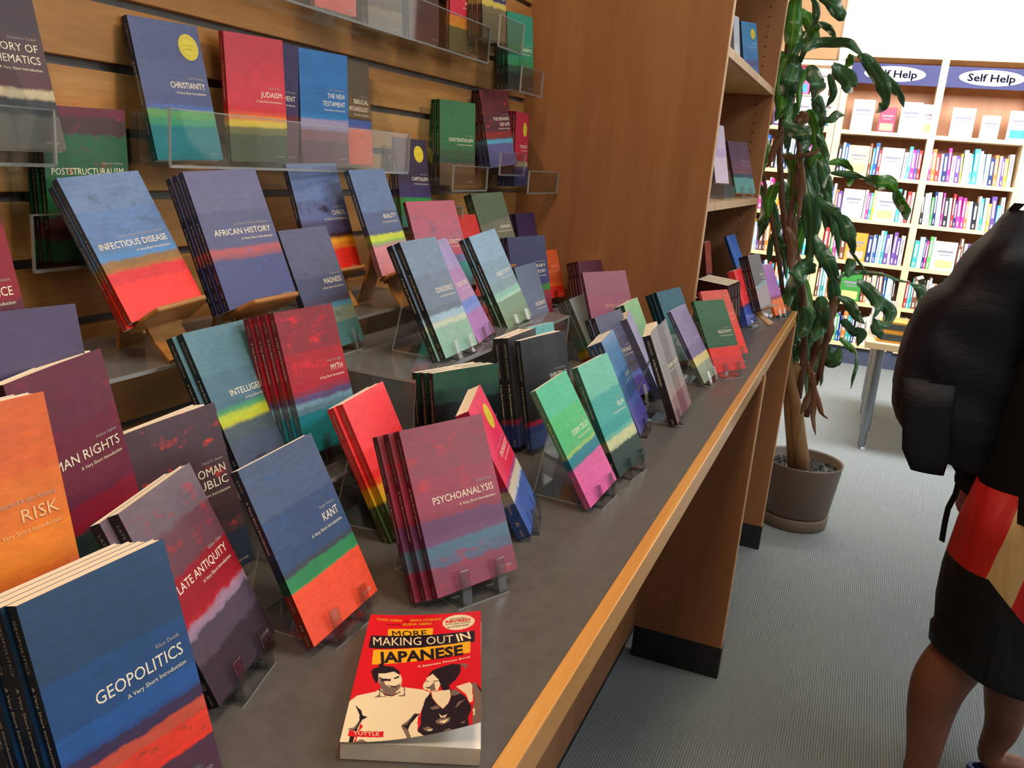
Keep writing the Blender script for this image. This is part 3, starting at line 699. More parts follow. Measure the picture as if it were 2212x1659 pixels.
'purpor': dict(b=[(0, 'a868b4'), (.4, 'b06cb8'), (.6, 'a864b0'), (.63, '942c58'), (.69, 'f06c24'), (1, 'f85c28')], dk=.3, sc='8c0c10', ink='dca0e0', T=['SOCIAL', 'WORK'], s='purple and orange', l='purple and orange paperback, last one at the far end of the counter'),
'shelfred': dict(b=[(0, 'a8402c'), (.5, 'b0442c'), (.6, '503060'), (1, '3c2c50')], ink='d89080', T='', s='rust red', l='rust red paperback inside the shelf bay just past the wooden panel edge'),
'globcat': dict(b=[(0, '3484b8'), (.45, '3878b0'), (.66, '3c70a8'), (.7, '5c5c90'), (.8, '5070a0'), (1, '5c90c0')], st=1, stx=.72, sty=.79, ink='a8c4e0', T=['GLOBAL', 'CATASTROPHES'], A='Bill McGuire', s='Global Catastrophes', l='blue paperback with a yellow sticker on the upper shelf beyond the wooden panel'),
'purpteal': dict(b=[(0, '5c3c54'), (.4, '6c4058'), (.58, '7c4850'), (.62, '34485c'), (.70, '5c9490'), (1, '5c9c94')], dk=.5, n=1, ink='a88898', T=['AMERICAN', 'POLITICS'], s='plum and teal', l='plum and teal paperback leaning on the lower shelf beyond the wooden panel'),
'hrights': dict(b=[(0, '6c3448'), (.3, '702c40'), (.62, '6c2c44'), (.66, '8c2038'), (.74, '981c34'), (.79, '2c4448'), (.90, '3c4c3c'), (.94, 'a8442c'), (1, 'a84028')], amp=.09, splay=.10, t=.013, sp=[('8c2840', 2, .58, 0, .6)], T='HUMAN RIGHTS', A='Andrew Clapham', cw=.0080, cap=.0085, s='Human Rights', l='plum paperback with a crimson sweep titled HUMAN RIGHTS, at the left'),
'purpleft': dict(b=[(0, '4c3c60'), (.3, '443468'), (.5, '3c3468'), (.7, '7c748c'), (1, '6c6088')], T='', s='violet left', l='violet paperback half hidden behind the plum HUMAN RIGHTS book'),
'nce': dict(b=[(0, '5c1c28'), (.15, '8c1c2c'), (.5, '5c2030'), (.8, '4c1c2c'), (1, '3c1824')], T='THE RENAISSANCE', A='Jerry Brotton', s='The Renaissance', l='dark crimson paperback cut by the left edge of the picture, above the violet one'),
'risk': dict(b=[(0, 'e0682c'), (.3, 'e4782c'), (.5, 'ec8424'), (.66, 'e8762c'), (.70, 'e05430'), (.76, 'a02430'), (.82, '5c1c34'), (.88, '3c1c3c'), (1, '34203c')], amp=.10, soft=.05, n=2, t=.009, splay=.05, ink='f0c890', T='RISK', A='Baruch Fischhoff & John Kadvany', cap=.009, cw=.0072, s='Risk', l='orange paperback titled RISK at the left edge of the picture'),
'roman': dict(b=[(0, '4c343c'), (.4, '483034'), (.6, '3c2c30'), (.7, '4c3434'), (.76, '243040'), (1, '20283c')], sp=[('e03428', 3.2, .60, 0, .75), ('5c2c38', 2, .6, 0, 1)], splay=.14, t=.014, T=['THE ROMAN', 'REPUBLIC'], A='David M. Gwynn', cap=.009, cw=.0072, s='Roman Republic', l='dark brown paperback with red flecks titled THE ROMAN REPUBLIC'),
'late': dict(b=[(0, '70606c'), (.2, '6c4450'), (.4, '981c2c'), (.55, 'a01c2c'), (.6, 'b02430'), (.62, 'a48098'), (.655, '94809c'), (.67, '544858'), (.8, '3c303c'), (1, '2c1c24')], amp=.10, n=2, du=-.010, sp=[('c02430', 2.2, .58, .05, .45)], dk=.85, num='258', T='LATE ANTIQUITY', A='Gillian Clark', cw=.0060, s='Late Antiquity', l='crimson and dark plum paperback titled LATE ANTIQUITY, front copy'),
'geo': dict(b=[(0, '28486c'), (.3, '244c80'), (.5, '24589c'), (.58, '284c8c'), (.60, '3c3054'), (.635, '3a2c50'), (.65, 'c8503c'), (.70, 'e83c28'), (.79, 'f03824'), (.81, '503044'), (1, '3c2c54')], amp=.05, slant=-.02, n=4, t=.0105, du=-.0015, dk=.82, sc='080c18', soft=.01, sp=[('8c3c28', 5, .58, .66, .79)], T='GEOPOLITICS', A='Klaus Dodds', cw=.0065, cap=.0088, ty=.535, s='Geopolitics', l='deep blue and orange red paperback titled GEOPOLITICS in the bottom left corner'),
'kant': dict(b=[(0, '4c5c7c'), (.3, '3c5078'), (.5, '344c74'), (.59, '3c4450'), (.62, '2c8450'), (.69, '2c8c50'), (.705, 'f0502c'), (1, 'f45028')], amp=.05, soft=.008, dk=.8, sc='080808', num='50', sp=[('2c5c94', 2.4, .60, .05, .55)], T='KANT', A='Roger Scruton', s='blue, green and orange book', cap=.0085, cw=.0062, l='dark blue, green and orange paperback with a four letter title on a clear easel'),
}
TRAYB = {'maths', 'posts', 'christ', 'judaism', 'oldtest', 'newtest', 'bibarch', 'coral', 'grey', 'mauve', 'anat', 'psychoth', 'teal', 'exist', 'meaning', 'psywall', 'capital'}
WOODB = {'infect': -.262, 'african': -.262, 'chaos': -.262, 'reality': -.262, 'complex': -.300, 'humour': -.300, 'nce': -.275, 'grey3': -.455, 'rhetback': -.455, 'dkpurple': -.345, 'shelfblue': -.455}
RISE = {'madness': -.292, 'consci': -.292, 'conscious': -.292, 'object': -.292, 'intel': -.385, 'myth': -.385, 'hrights': -.385, 'risk': -.385, 'purpleft': -.385, 'modern': -.385,
        'redsmall': -.300, 'theory': -.355, 'orange': -.365, 'shelfred': -.455, 'globcat': .298, 'purpteal': -.072, 'rhet': -.455}
NOEASEL = {'classic', 'writing', 'writing2', 'oldtest', 'globcat', 'tealback', 'geo_', 'roman_'}
only = None
for key, p in POSE.items():
    d = D[key]
    if not d.get('T'): d['T'] = None
    obs, Mx, t, n = make_book(key, p, d, d.get('w', .111), d.get('h', .174))
    if key in TRAYB: continue
    if key in WOODB: wood_easel(p, t, n, WOODB[key] + H0, d['s'] + ' books')
    elif key not in NOEASEL:
        easel(p, t, n, RISE.get(key, -.455) + H0, d['s'] + (' books' if n > 1 else ' book'))

# ---------------------------------------------------------------- slatted wall, counter, panels
def st(name, mb, mats, **k):
    o = mb.build(name, mats, **k); o['kind'] = 'structure'; return o


ZC = H0 - .455
GZ = [H0 + .139 + .0768 * i for i in range(-11, 14)]
mb = MB()
for i in range(len(GZ) - 1):
    mb.box((-1.2, .885, GZ[i] + .0055), (2.246, .905, GZ[i + 1] - .0055))
wl = st('wall_left', mb, WOODF, bevel=.0012)
mb = MB()
for z in GZ:
    mb.box((-1.2, .899, z - .0105), (2.246, .903, z + .0105))
mb.build('groove_channel', plain('grey_slot_liner', '6c6a66', .4, .5), wl)
mb = MB(); mb.box((-1.2, .905, 0), (2.246, .93, 3.0)); mb.build('backing_board', plain('dark_backing', '3a2c20', .8), wl)

# counter: laminate top with wooden nosing, back panel, two leg panels with kick boards
t = NT('grey_laminate'); co = t.coord(); n1 = t.noise(co, 60, 4, .6); n2 = t.noise(co, 3, 3)
t.bsdf(t.mix(t.math('MULTIPLY', n2, .35), t.ramp(n1, [(.35, '504d4a'), (.65, '5a5754')]), '64605c'), t.math('ADD', .27, t.math('MULTIPLY', n2, .12)), .5)
LAM = t.m
cr = empty('display_counter', (1.0, .5, 0), 'long grey laminate display counter with a wooden front edge under the slatted wall', 'counter')
def pb(name, a, b, mat, par, off, bevel=0):
    mb = MB(); o = V(off); mb.box(tuple(V(a) - o), tuple(V(b) - o)); return mb.build(name, mat, par, bevel=bevel)
OFF = (1.0, .5, 0)
pb('counter_top', (-1.0, .197, ZC - .028), (3.28, .884, ZC), LAM, cr, OFF)
pb('wooden_edge', (-1.0, .180, ZC - .038), (3.28, .197, ZC + .0004), WOODS, cr, OFF, .0014)
pb('back_panel', (-1.0, .42, .093), (3.28, .438, ZC - .028), WOODP, cr, OFF)
pb('kick_board', (-1.0, .445, 0), (3.28, .455, .093), KICK, cr, OFF)
for x in (2.246, 3.20, .0):
    lg = pb('leg_panel', (x, .176, .0), (x + .035, .42, ZC - .028), WOODP, cr, OFF)
    o = pb('leg_edge_band', (x - .0005, .1745, .0), (x + .0355, .177, ZC - .038), WOODE, lg, OFF)
    o2 = pb('leg_kick_board', (x - .0012, .1735, .0), (x + .036, .4195, .093), KICK, lg, OFF)
# upper shelving unit: two side panels, shelves, back
un = empty('shelving_unit', (2.7, .6, ZC), 'tall wooden shelf bay standing on the counter between two side panels', 'shelf unit')
OF2 = (2.7, .6, ZC)
for x, nm in ((2.246, 'side_panel'), (3.30, 'side_panel')):
    mb = MB(); mb.box(tuple(V((x, .379, ZC)) - V(OF2)), tuple(V((x + .022, .90, 3.0)) - V(OF2)))
    sp = mb.build(nm, WOODP, un)
    pb('edge_band', (x - .0004, .377, ZC), (x + .0224, .3795, 3.0), WOODE, sp, OF2)
mb = MB()
HOLE = plain('shelf_pin_hole', '1c100c', .9)
for c in (.43, .80):
    for i in range(52):
        z = ZC + .06 + i * .0318 * 1.0
        r = .0028; cc = V((3.2995, c, z)) - V(OF2)
        mb.add([cc + V((0, r * math.cos(a * math.pi / 4), r * math.sin(a * math.pi / 4))) for a in range(8)], [tuple(range(8))])
o = mb.build('pin_holes', HOLE, un); o['kind'] = 'stuff'
for z in (1.35 + .295, 1.35 - .075, 1.35 + .70, 1.35 + 1.1):
    sh = pb('shelf', (2.269, .39, z - .022), (3.299, .88, z), WOODL, un, OF2)
    pb('shelf_edge_band', (2.269, .3785, z - .022), (3.299, .3905, z), WOODE, sh, OF2)
pb('unit_back', (2.268, .88, ZC), (3.30, .90, 3.0), WOODP, un, OF2)

# ---------------------------------------------------------------- room
t = NT('grey_carpet_tiles'); co = t.coord()
tile = t.mapping(co, (2, 2, 2), rot=(0, 0, 0))
ck = t.t.nodes.new('ShaderNodeTexChecker'); t.l(tile, ck.inputs[0]); ck.inputs['Scale'].default_value = 1
def wv(rot):
    w_ = t.t.nodes.new('ShaderNodeTexWave'); w_.inputs['Scale'].default_value = 48; w_.inputs['Distortion'].default_value = .6; w_.inputs['Detail Scale'].default_value = 8
    t.l(t.mapping(co, (1, 1, 1), rot=(0, 0, rot)), w_.inputs[0]); return w_.outputs['Fac']
wa, wb = wv(0), wv(math.pi / 2)
line = t.mix(ck.outputs['Fac'], wa, wb)
n1 = t.noise(co, 220, 3, .7); n2 = t.noise(t.mapping(co, (1, 60, 1)), 8, 3)
f = t.math('ADD', t.math('MULTIPLY', line, .30), t.math('ADD', t.math('MULTIPLY', n1, .50), t.math('MULTIPLY', n2, .28)))
t.bsdf(t.ramp(f, [(.25, '4c5356'), (.5, '7a8182'), (.75, '9a9c98')]), .95, .1, bump=f, bstr=.4)
mb = MB(); mb.box((-2.5, -4.2, -.1), (8.0, 3.2, 0)); fl = st('floor', mb, t.m)
WHITE = plain('warm_white_paint', 'f0ece2', .8, .2, var=.02, scale=4)
TAN = plain('tan_wall_paint', 'a07c58', .7, .2, var=.03, scale=4)
mb = MB(); mb.box((-2.5, -4.2, 3.0), (8.0, 3.2, 3.1)); st('ceiling', mb, WHITE)
mb = MB(); mb.box((7.52, -4.2, 0), (7.62, 3.2, 3.0)); st('wall_far', mb, WHITE)
mb = MB(); mb.box((-2.5, -4.3, 0), (7.62, -4.2, 3.0)); st('wall_right', mb, plain('wall_paint_right', 'b8b0a4', .8, var=.02))
mb = MB(); mb.box((-2.6, -4.2, 0), (-2.5, 3.2, 3.0)); st('wall_back', mb, plain('wall_paint_back', '7c7068', .8, var=.02))
mb = MB(); mb.box((2.5, .95, 0), (7.52, 1.05, 3.0)); st('wall_side', mb, plain('wall_paint_side', 'c0a888', .8, var=.02))
# tan bulkhead above the left bookcase
mb = MB(); mb.box((7.2, .42, 2.22), (7.52, .95, 3.0)); st('trim_1', mb, TAN)

# ---------------------------------------------------------------- acrylic trays on the slatted wall
def tray(x0, x1, z, y, h, label, ends=True):
    r = empty('acrylic_wall_tray', ((x0 + x1) / 2, .884, z), label, 'display tray'); o = V(r.location); th = .003
    def q(nm, a, b):
        mb = MB(); mb.box(tuple(V(a) - o), tuple(V(b) - o)); return mb.build(nm, ACR, r)
    q('tray_floor', (x0, y, z - th), (x1, .884, z))
    q('front_lip', (x0, y - th, z - th), (x1, y, z + h))
    q('back_plate', (x0, .881, z), (x1, .884, z + .16))
    for x in (x0, x1 - th):
        mb = MB(); P = [V((x, y, z)), V((x, .881, z)), V((x, .881, z + .16)), V((x, y + .03, z + h)), V((x, y, z + h))]
        mb.prism([p - o for p in P], (th, 0, 0)); mb.build('end_cheek', ACR, r)
    # polished rims catch the light
    mb = MB()
    for a, b in (((x0, y - th, z + h - .0015), (x1, y, z + h)), ((x0, y - th, z - th), (x1, y, z - th + .0035)), ((x0 - .0005, y - th, z), (x0 + .002, y, z + h)), ((x1 - .002, y - th, z), (x1 + .0005, y, z + h))):
        mb.box(tuple(V(a) - o), tuple(V(b) - o))
    mb.build('polished_rim', EDGE, r)


tray(.872, 1.478, H0 - .047, .803, .068, 'long clear wall tray holding the CHRISTIANITY and JUDAISM books')
tray(.55, 1.80, H0 + .183, .800, .070, 'clear wall tray at the top edge of the picture holding HUMAN ANATOMY')
tray(.44, .70, H0 - .049, .795, .055, 'clear wall tray under the dark HISTORY OF MATHEMATICS book')
tray(.715, .890, H0 - .169, .853, .062, 'clear wall tray at the left holding the POSTSTRUCTURALISM books')
tray(1.665, 1.84, H0 - .080, .800, .050, 'clear wall tray holding the green EXISTENTIALISM stack')
tray(1.765, 1.90, H0 + .215, .765, .060, 'clear wall tray holding the PSYCHOTHERAPY books')
tray(1.93, 2.07, H0 + .140, .775, .055, 'small clear wall tray in the upper corner holding teal books')
tray(1.895, 2.05, H0 - .045, .795, .050, 'clear wall tray holding THE MEANING OF LIFE books')
tray(2.02, 2.235, H0 - .085, .770, .052, 'small clear wall tray in the corner holding the red stickered book')
tray(1.52, 1.70, H0 - .162, .790, .050, 'clear wall tray holding the CAPITALISM books')


# ---------------------------------------------------------------- clear risers on the counter
def riser(x0, x1, y0, y1, z, label, base=ZC):
    r = empty('acrylic_riser', ((x0 + x1) / 2, (y0 + y1) / 2, base), label, 'display riser'); o = V(r.location); th = .004
    RM = RISEM
    mb = MB(); mb.box(tuple(V((x0, y0, z - th)) - o), tuple(V((x1, y1, z)) - o)); mb.build('riser_top', RM, r)
    for x in (x0, x1 - th):
        mb = MB(); mb.box(tuple(V((x, y0, base)) - o), tuple(V((x + th, y1, z - th)) - o)); mb.build('riser_side', RM, r)
    mb = MB(); mb.box(tuple(V((x0, y0 - .0004, z - th)) - o), tuple(V((x1, y0 + .0008, z + .0002)) - o))
    mb.box(tuple(V((x0, y0 - .0004, base)) - o), tuple(V((x0 + th, y0 + .0008, z)) - o)); mb.box(tuple(V((x1 - th, y0 - .0004, base)) - o), tuple(V((x1, y0 + .0008, z)) - o))
    mb.box(tuple(V((x0 - .0004, y0, z - th)) - o), tuple(V((x0 + .0006, y1, z)) - o))
    mb.build('polished_edge', EDGE, r)


RISEM = acrylic('scuffed_acrylic', (.80, .82, .84), 1.5, .14)
riser(.985, 1.62, .507, .70, H0 - .292, 'clear acrylic riser carrying the CONSCIENCE and OBJECTIVITY books')
riser(.64, 1.45, .705, .865, H0 - .262, 'tall clear acrylic riser carrying the wooden easels under the slatted wall')
riser(.25, .45, .45, .60, H0 - .385, 'low clear acrylic riser at the left edge under the orange RISK books')
riser(.455, .585, .525, .66, H0 - .385, 'low clear acrylic riser at the left under the HUMAN RIGHTS book')
riser(.735, .975, .53, .695, H0 - .385, 'low clear acrylic riser under the INTELLIGENCE and MYTH books')
riser(1.46, 2.0, .705, .865, H0 - .30, 'clear acrylic riser near the wooden panel under the HUMOUR book')
riser(1.50, 1.64, .45, .50, H0 - .385, 'small clear acrylic riser under the MODERNISM book')
riser(.28, .56, .665, .865, H0 - .275, 'tall clear acrylic riser at the left edge under the crimson book')
riser(1.70, 2.22, .60, .70, H0 - .365, 'low clear acrylic riser beside the wooden panel')

P_ = {'lilac': (2.72, .44, -.030, 78, 14, 0), 'bluewhite': (2.98, .47, .313, 100, 10, 0)}
make_book('lilac', P_['lilac'], dict(b=[(0, 'c8b0c8'), (.4, 'b898c8'), (.55, 'd0b8cc'), (1, 'c0a4b4')], T=None, n=1, s='lilac', l='pale lilac paperback behind the plum and teal one on the lower shelf'))
make_book('bluewhite', P_['bluewhite'], dict(b=[(0, 'c8ccd8'), (.5, 'dcdce0'), (1, 'b8bcc8')], t=.018, splay=.2, T=None, n=1, s='white', l='white paperback with ruffled pages at the panel edge on the upper shelf'))
r_ = empty('acrylic_block', (2.70, .46, H0 - .0745), 'clear acrylic display block on the lower shelf under the pale lilac book', 'display block')
mb = MB()
for a, b in (((-.06, -.06, 0), (.16, -.057, .040)), ((-.06, .06, 0), (.16, .063, .040)), ((-.06, -.06, .037), (.16, .063, .040)), ((-.06, -.06, 0), (-.057, .063, .04)), ((.157, -.06, 0), (.16, .063, .04))): mb.box(a, b, 0)
mb.build('block_shell', [RISEM], r_)

# ---------------------------------------------------------------- the phrase book lying on the counter
def homog(src, dst):
    import numpy as np
    A = []
    for (x, y), (u, v) in zip(src, dst):
        A.append([x, y, 1, 0, 0, 0, -u * x, -u * y, -u]); A.append([0, 0, 0, x, y, 1, -v * x, -v * y, -v])
    h = np.linalg.svd(np.array(A, float))[2][-1].reshape(3, 3)
    def f(x, y):
        a = h @ np.array([x, y, 1.0]); return a[0] / a[2], a[1] / a[2]
    return f


def pip(x, y, P):
    c = False; j = len(P) - 1
    for i in range(len(P)):
        (xi, yi), (xj, yj) = P[i], P[j]
        if (yi > y) != (yj > y) and x < (xj - xi) * (y - yi) / (yj - yi) + xi: c = not c
        j = i
    return c


def phrase_book():
    Hm = homog([(460, 300), (1415, 187), (1357, 1270), (135, 1455)], [(0, 1), (1, 1), (1, 0), (0, 0)])
    o = V((.498, .303, ZC)); wd = V((.0435, -.0985, 0)).normalized(); ld = V((.0985, .0435, 0)).normalized()
    W_, L_, T_ = .107, .190, .0155
    m = M.Identity(4)
    for i in range(3): m[i][0], m[i][1], m[i][2], m[i][3] = wd[i], ld[i], (0, 0, 1)[i], o[i]
    r = empty('phrase_book', o, 'red phrase book lying flat on the counter with a drawn couple and a curled cover', 'book', mat=m)
    mb = MB(); mb.box((.0005, .001, .0006), (W_, L_ - .001, T_)); mb.build('page_block', plain('grey_cream_page_block', 'e2dcd0', .8, .2), r)
    RED = plain('red_cover_ink', 'dc1420', .3, .5, var=.04); CR = plain('cream_cover_ink', 'f0dcb4', .3, .5, var=.02)
    BK = plain('black_cover_ink', '1a161c', .3, .5, var=.05); YL = plain('amber_cover_ink', 'f2b01c', .3, .5, var=.03); TP = plain('taupe_cover_ink', '7a6658', .3, .5, var=.05)
    mb = MB(); mb.box((0, .0014, 0), (W_ - .001, L_, .0005)); mb.box((0, .0014, 0), (.0005, L_, T_ + .0004)); mb.build('back_cover', RED, r)
    def S(u, v, e=0.0):
        u_ = max(0, min(1.02, u))
        lift = .024 * u_ ** 1.8 * (1 - .55 * v) + .0008
        return V((W_ * u * (1 - .012 * u_), L_ * v, T_ + lift + e))
    arts = [
        (3, [(608, 405), (998, 360), (992, 440), (598, 488)]), (2, [(455, 482), (1355, 380), (1345, 488), (428, 597)]), (3, [(470, 605), (1310, 480), (1300, 590), (450, 735)]),
        (1, [(235, 1090), (310, 1025), (480, 965), (520, 935), (560, 985), (640, 985), (700, 905), (890, 925), (945, 950), (900, 1030), (850, 1140), (840, 1280), (860, 1350), (800, 1400), (690, 1412), (560, 1425), (470, 1440), (330, 1450), (120, 1475), (180, 1290)]),
        (0, [(845, 1140), (858, 1200), (850, 1280), (820, 1300), (826, 1190)]),
        (1, [(500, 800), (560, 780), (640, 765), (700, 800), (708, 850), (695, 905), (660, 960), (600, 990), (540, 960), (505, 890)]),
        (4, [(505, 830), (545, 845), (560, 895), (600, 915), (650, 905), (700, 870), (690, 910), (640, 970), (590, 992), (540, 965), (510, 900)]),
        (1, [(585, 880), (640, 890), (680, 868), (660, 895), (612, 902)]),
        (2, [(442, 790), (470, 765), (540, 732), (640, 733), (690, 765), (692, 800), (640, 775), (560, 800), (505, 805), (500, 870), (480, 900), (455, 850)]),
        (2, [(525, 848), (612, 842), (606, 862), (532, 868)]), (2, [(638, 830), (686, 808), (688, 822), (645, 842)]), (2, [(585, 898), (640, 905), (675, 888), (650, 915), (605, 912)]),
        (4, [(455, 1028), (500, 990), (505, 940), (512, 940), (512, 1000), (600, 1005), (610, 1000), (520, 1010), (480, 1020)]), (4, [(700, 905), (732, 905), (728, 985), (680, 995), (670, 985), (718, 975), (722, 915)]),
        (2, [(505, 935), (560, 985), (620, 985), (690, 945), (690, 955), (620, 996), (555, 994), (500, 945)]),
        (2, [(288, 1108), (340, 1150), (350, 1192), (395, 1200), (345, 1230), (310, 1290), (240, 1468), (205, 1468), (235, 1370), (290, 1300), (318, 1240), (322, 1190)]),
        (4, [(210, 1330), (270, 1305), (318, 1240), (300, 1290), (255, 1345)]), (0, [(250, 1465), (330, 1260), (350, 1290), (310, 1330), (275, 1465)]),
        (4, [(800, 1140), (845, 1145), (760, 1240), (740, 1290), (765, 1372), (730, 1370), (680, 1255), (740, 1210)]), (2, [(845, 1145), (765, 1235), (735, 1290), (690, 1250), (730, 1245), (800, 1150)]),
        (2, [(925, 805), (980, 745), (1060, 715), (1150, 690), (1215, 700), (1212, 770), (1170, 840), (1110, 890), (1115, 940), (1050, 935), (1020, 850), (965, 790)]),
        (4, [(1212, 690), (1250, 692), (1272, 705), (1265, 735), (1240, 742), (1250, 718), (1212, 706)]),
        (1, [(925, 815), (975, 780), (1020, 830), (1035, 880), (1010, 935), (945, 942), (888, 915), (888, 880), (915, 840)]),
        (4, [(930, 905), (960, 880), (985, 855), (992, 930), (955, 940)]), (2, [(898, 903), (952, 903), (930, 916)]), (2, [(912, 845), (942, 848), (940, 854), (914, 852)]), (2, [(975, 845), (1025, 840), (1015, 850), (980, 854)]),
        (2, [(900, 1010), (950, 950), (960, 1005), (1000, 1065), (1045, 1108), (1095, 1060), (1120, 1000), (1110, 925), (1180, 955), (1240, 1010), (1285, 1110), (1282, 1145), (1252, 1200), (1250, 1295), (1150, 1325), (1000, 1355), (870, 1395), (820, 1300), (850, 1240), (860, 1130)]),
        (1, [(955, 945), (1112, 930), (1117, 1000), (1090, 1060), (1045, 1106), (1000, 1060), (962, 1000)]),
        (4, [(1122, 940), (1170, 930), (1200, 975), (1150, 990), (1120, 985)]), (4, [(935, 1095), (990, 1068), (1025, 1098), (960, 1112)]), (4, [(1148, 1100), (1180, 1050), (1242, 1035), (1200, 1062), (1165, 1102)]),
        (4, [(975, 1212), (1030, 1190), (1105, 1190), (1092, 1232), (1030, 1254), (985, 1238)]), (1, [(1000, 1222), (1090, 1205), (1050, 1242)]), (1, [(1010, 1145), (1030, 1175), (1080, 1160), (1060, 1185), (1020, 1185)]),
        (4, [(862, 1275), (920, 1262), (955, 1298), (900, 1312)]), (1, [(900, 1290), (950, 1288), (930, 1308)]), (4, [(1040, 1310), (1090, 1290), (1110, 1310), (1060, 1330)]), (4, [(1178, 1250), (1225, 1235), (1215, 1262)]),
        (1, [(1165, 905), (1280, 875), (1302, 900), (1297, 1060), (1270, 1070), (1245, 985)]), (4, [(1298, 880), (1342, 895), (1372, 980), (1375, 1290), (1283, 1300), (1290, 1150), (1312, 1060)]), (1, [(1295, 1135), (1310, 1130), (1308, 1200), (1292, 1195)]), (2, [(1340, 895), (1375, 960), (1375, 1000), (1345, 930)]),
        (4, [(262, 1440), (330, 1400), (400, 1425), (450, 1442), (330, 1452)]), (1, [(740, 1390), (830, 1318), (885, 1352), (800, 1410)]),
        (0, [(222, 1340), (530, 1313), (522, 1365), (210, 1392)])]
    badge = []
    for i in range(120):
        a = i * 2 * math.pi / 120; k = 1 + .035 * math.cos(a * 30)
        x, y = 138 * k * math.cos(a), 70 * k * math.sin(a); ro = -.16
        badge.append((1220 + x * math.cos(ro) - y * math.sin(ro), 300 + x * math.sin(ro) + y * math.cos(ro)))
    arts.append((1, badge))
    polys = [(c, [Hm(x, y) for x, y in P]) for c, P in arts]
    boxes = [(min(q[0] for q in P), max(q[0] for q in P), min(q[1] for q in P), max(q[1] for q in P)) for c, P in polys]
    nu, nv = 190, 330
    mb = MB(); mb.v = [tuple(S(i / nu, j / nv)) for j in range(nv + 1) for i in range(nu + 1)]
    for j in range(nv):
        for i in range(nu):
            u, v = (i + .5) / nu, (j + .5) / nv; ci = 0
            for (c, P), b in zip(polys, boxes):
                if b[0] <= u <= b[1] and b[2] <= v <= b[3] and pip(u, v, P): ci = c
            k = j * (nu + 1) + i; mb.f.append((k, k + 1, k + nu + 2, k + nu + 1)); mb.m.append(ci)
    # underside of the curled cover
    n0 = len(mb.v); g = 12
    mb.v += [tuple(S(i / g, j / g, -.0004)) for j in range(g + 1) for i in range(g + 1)]
    for j in range(g):
        for i in range(g):
            k = n0 + j * (g + 1) + i; mb.f.append((k, k + g + 1, k + g + 2, k + 1)); mb.m.append(5)
    link_mb(mb, 'front_cover', [RED, CR, BK, YL, TP, BLACKIN], r)
    txs = {}
    def T(s, p0, p1, cap, mi, bold=0.0, shear=0.0):
        vs, fs = text_geo(s, bold, shear); dx, dy = p1[0] - p0[0], p1[1] - p0[1]; L = math.hypot(dx, dy)
        nx, ny = dy / L, -dx / L
        q = []
        for v in vs:
            x = p0[0] + dx * v[0] + nx * v[1] * cap * (1); y = p0[1] + dy * v[0] + ny * v[1] * cap
            u, w2 = Hm(x, y); q.append(S(u, w2, .0003))
        txs.setdefault(part[0], MB()).add(q, fs, mi)
    part = ['author_lettering']
    T('TODD GEERS', (512, 346), (735, 330), 20, 1, .015, .3); T('and', (745, 330), (790, 326), 12, 2, 0, .2); T('ERIKA HOBURG,', (803, 320), (1078, 286), 20, 1, .015, .3)
    T('revised by', (590, 372), (725, 362), 14, 2, 0, .2); T('ELISHA GEERS', (737, 362), (992, 332), 20, 1, .015, .3)
    part[0] = 'badge_lettering'
    T('COMPLETELY', (1145, 282), (1292, 262), 14, 2, .01); T('REVISED', (1112, 312), (1325, 282), 22, 3, .03); T('WITH NEW MANGA', (1108, 334), (1325, 303), 13, 2, .01); T('ILLUSTRATIONS', (1125, 357), (1305, 330), 13, 2, .01)
    part[0] = 'title_lettering'
    T('MORE', (645, 468), (945, 435), 52, 2, .0); T('MAKING OUT', (472, 566), (1175, 492), 74, 0, .01, .12); T('IN', (1205, 486), (1318, 458), 74, 0, .02)
    T('JAPANESE', (508, 712), (1255, 605), 92, 2, .035, .1); T('A Japanese Phrase Book', (848, 727), (1305, 640), 17, 0, .02)
    part[0] = 'publisher_lettering'
    T('TUTTLE', (262, 1374), (487, 1357), 30, 0, .01)
    for k, tx in txs.items(): link_mb(tx, k, [CR, YL, BK, RED], r)


phrase_book()

# ---------------------------------------------------------------- far bookcases
FX = 7.18
WOODB2 = wood('golden_birch_veneer', 'd8b888', 'e4c698', 'eed4a8', 'y', 1, .5)
WOODBK = wood('bookcase_back_veneer', 'a87048', 'b47c54', 'c08860', 'z', 1, .5)
SIGNB = plain('indigo_sign_board', '24245c', .5, .3, var=.04)
SIGNT = plain('sign_letter_ink', '0a0a20', .8, .1, var=.02)
SIGNW = plain('white_sign_oval', 'f4f2f6', .5, .3, var=.01)
BZ = [.385, .070, -.245, -.560, -.865, -1.185]


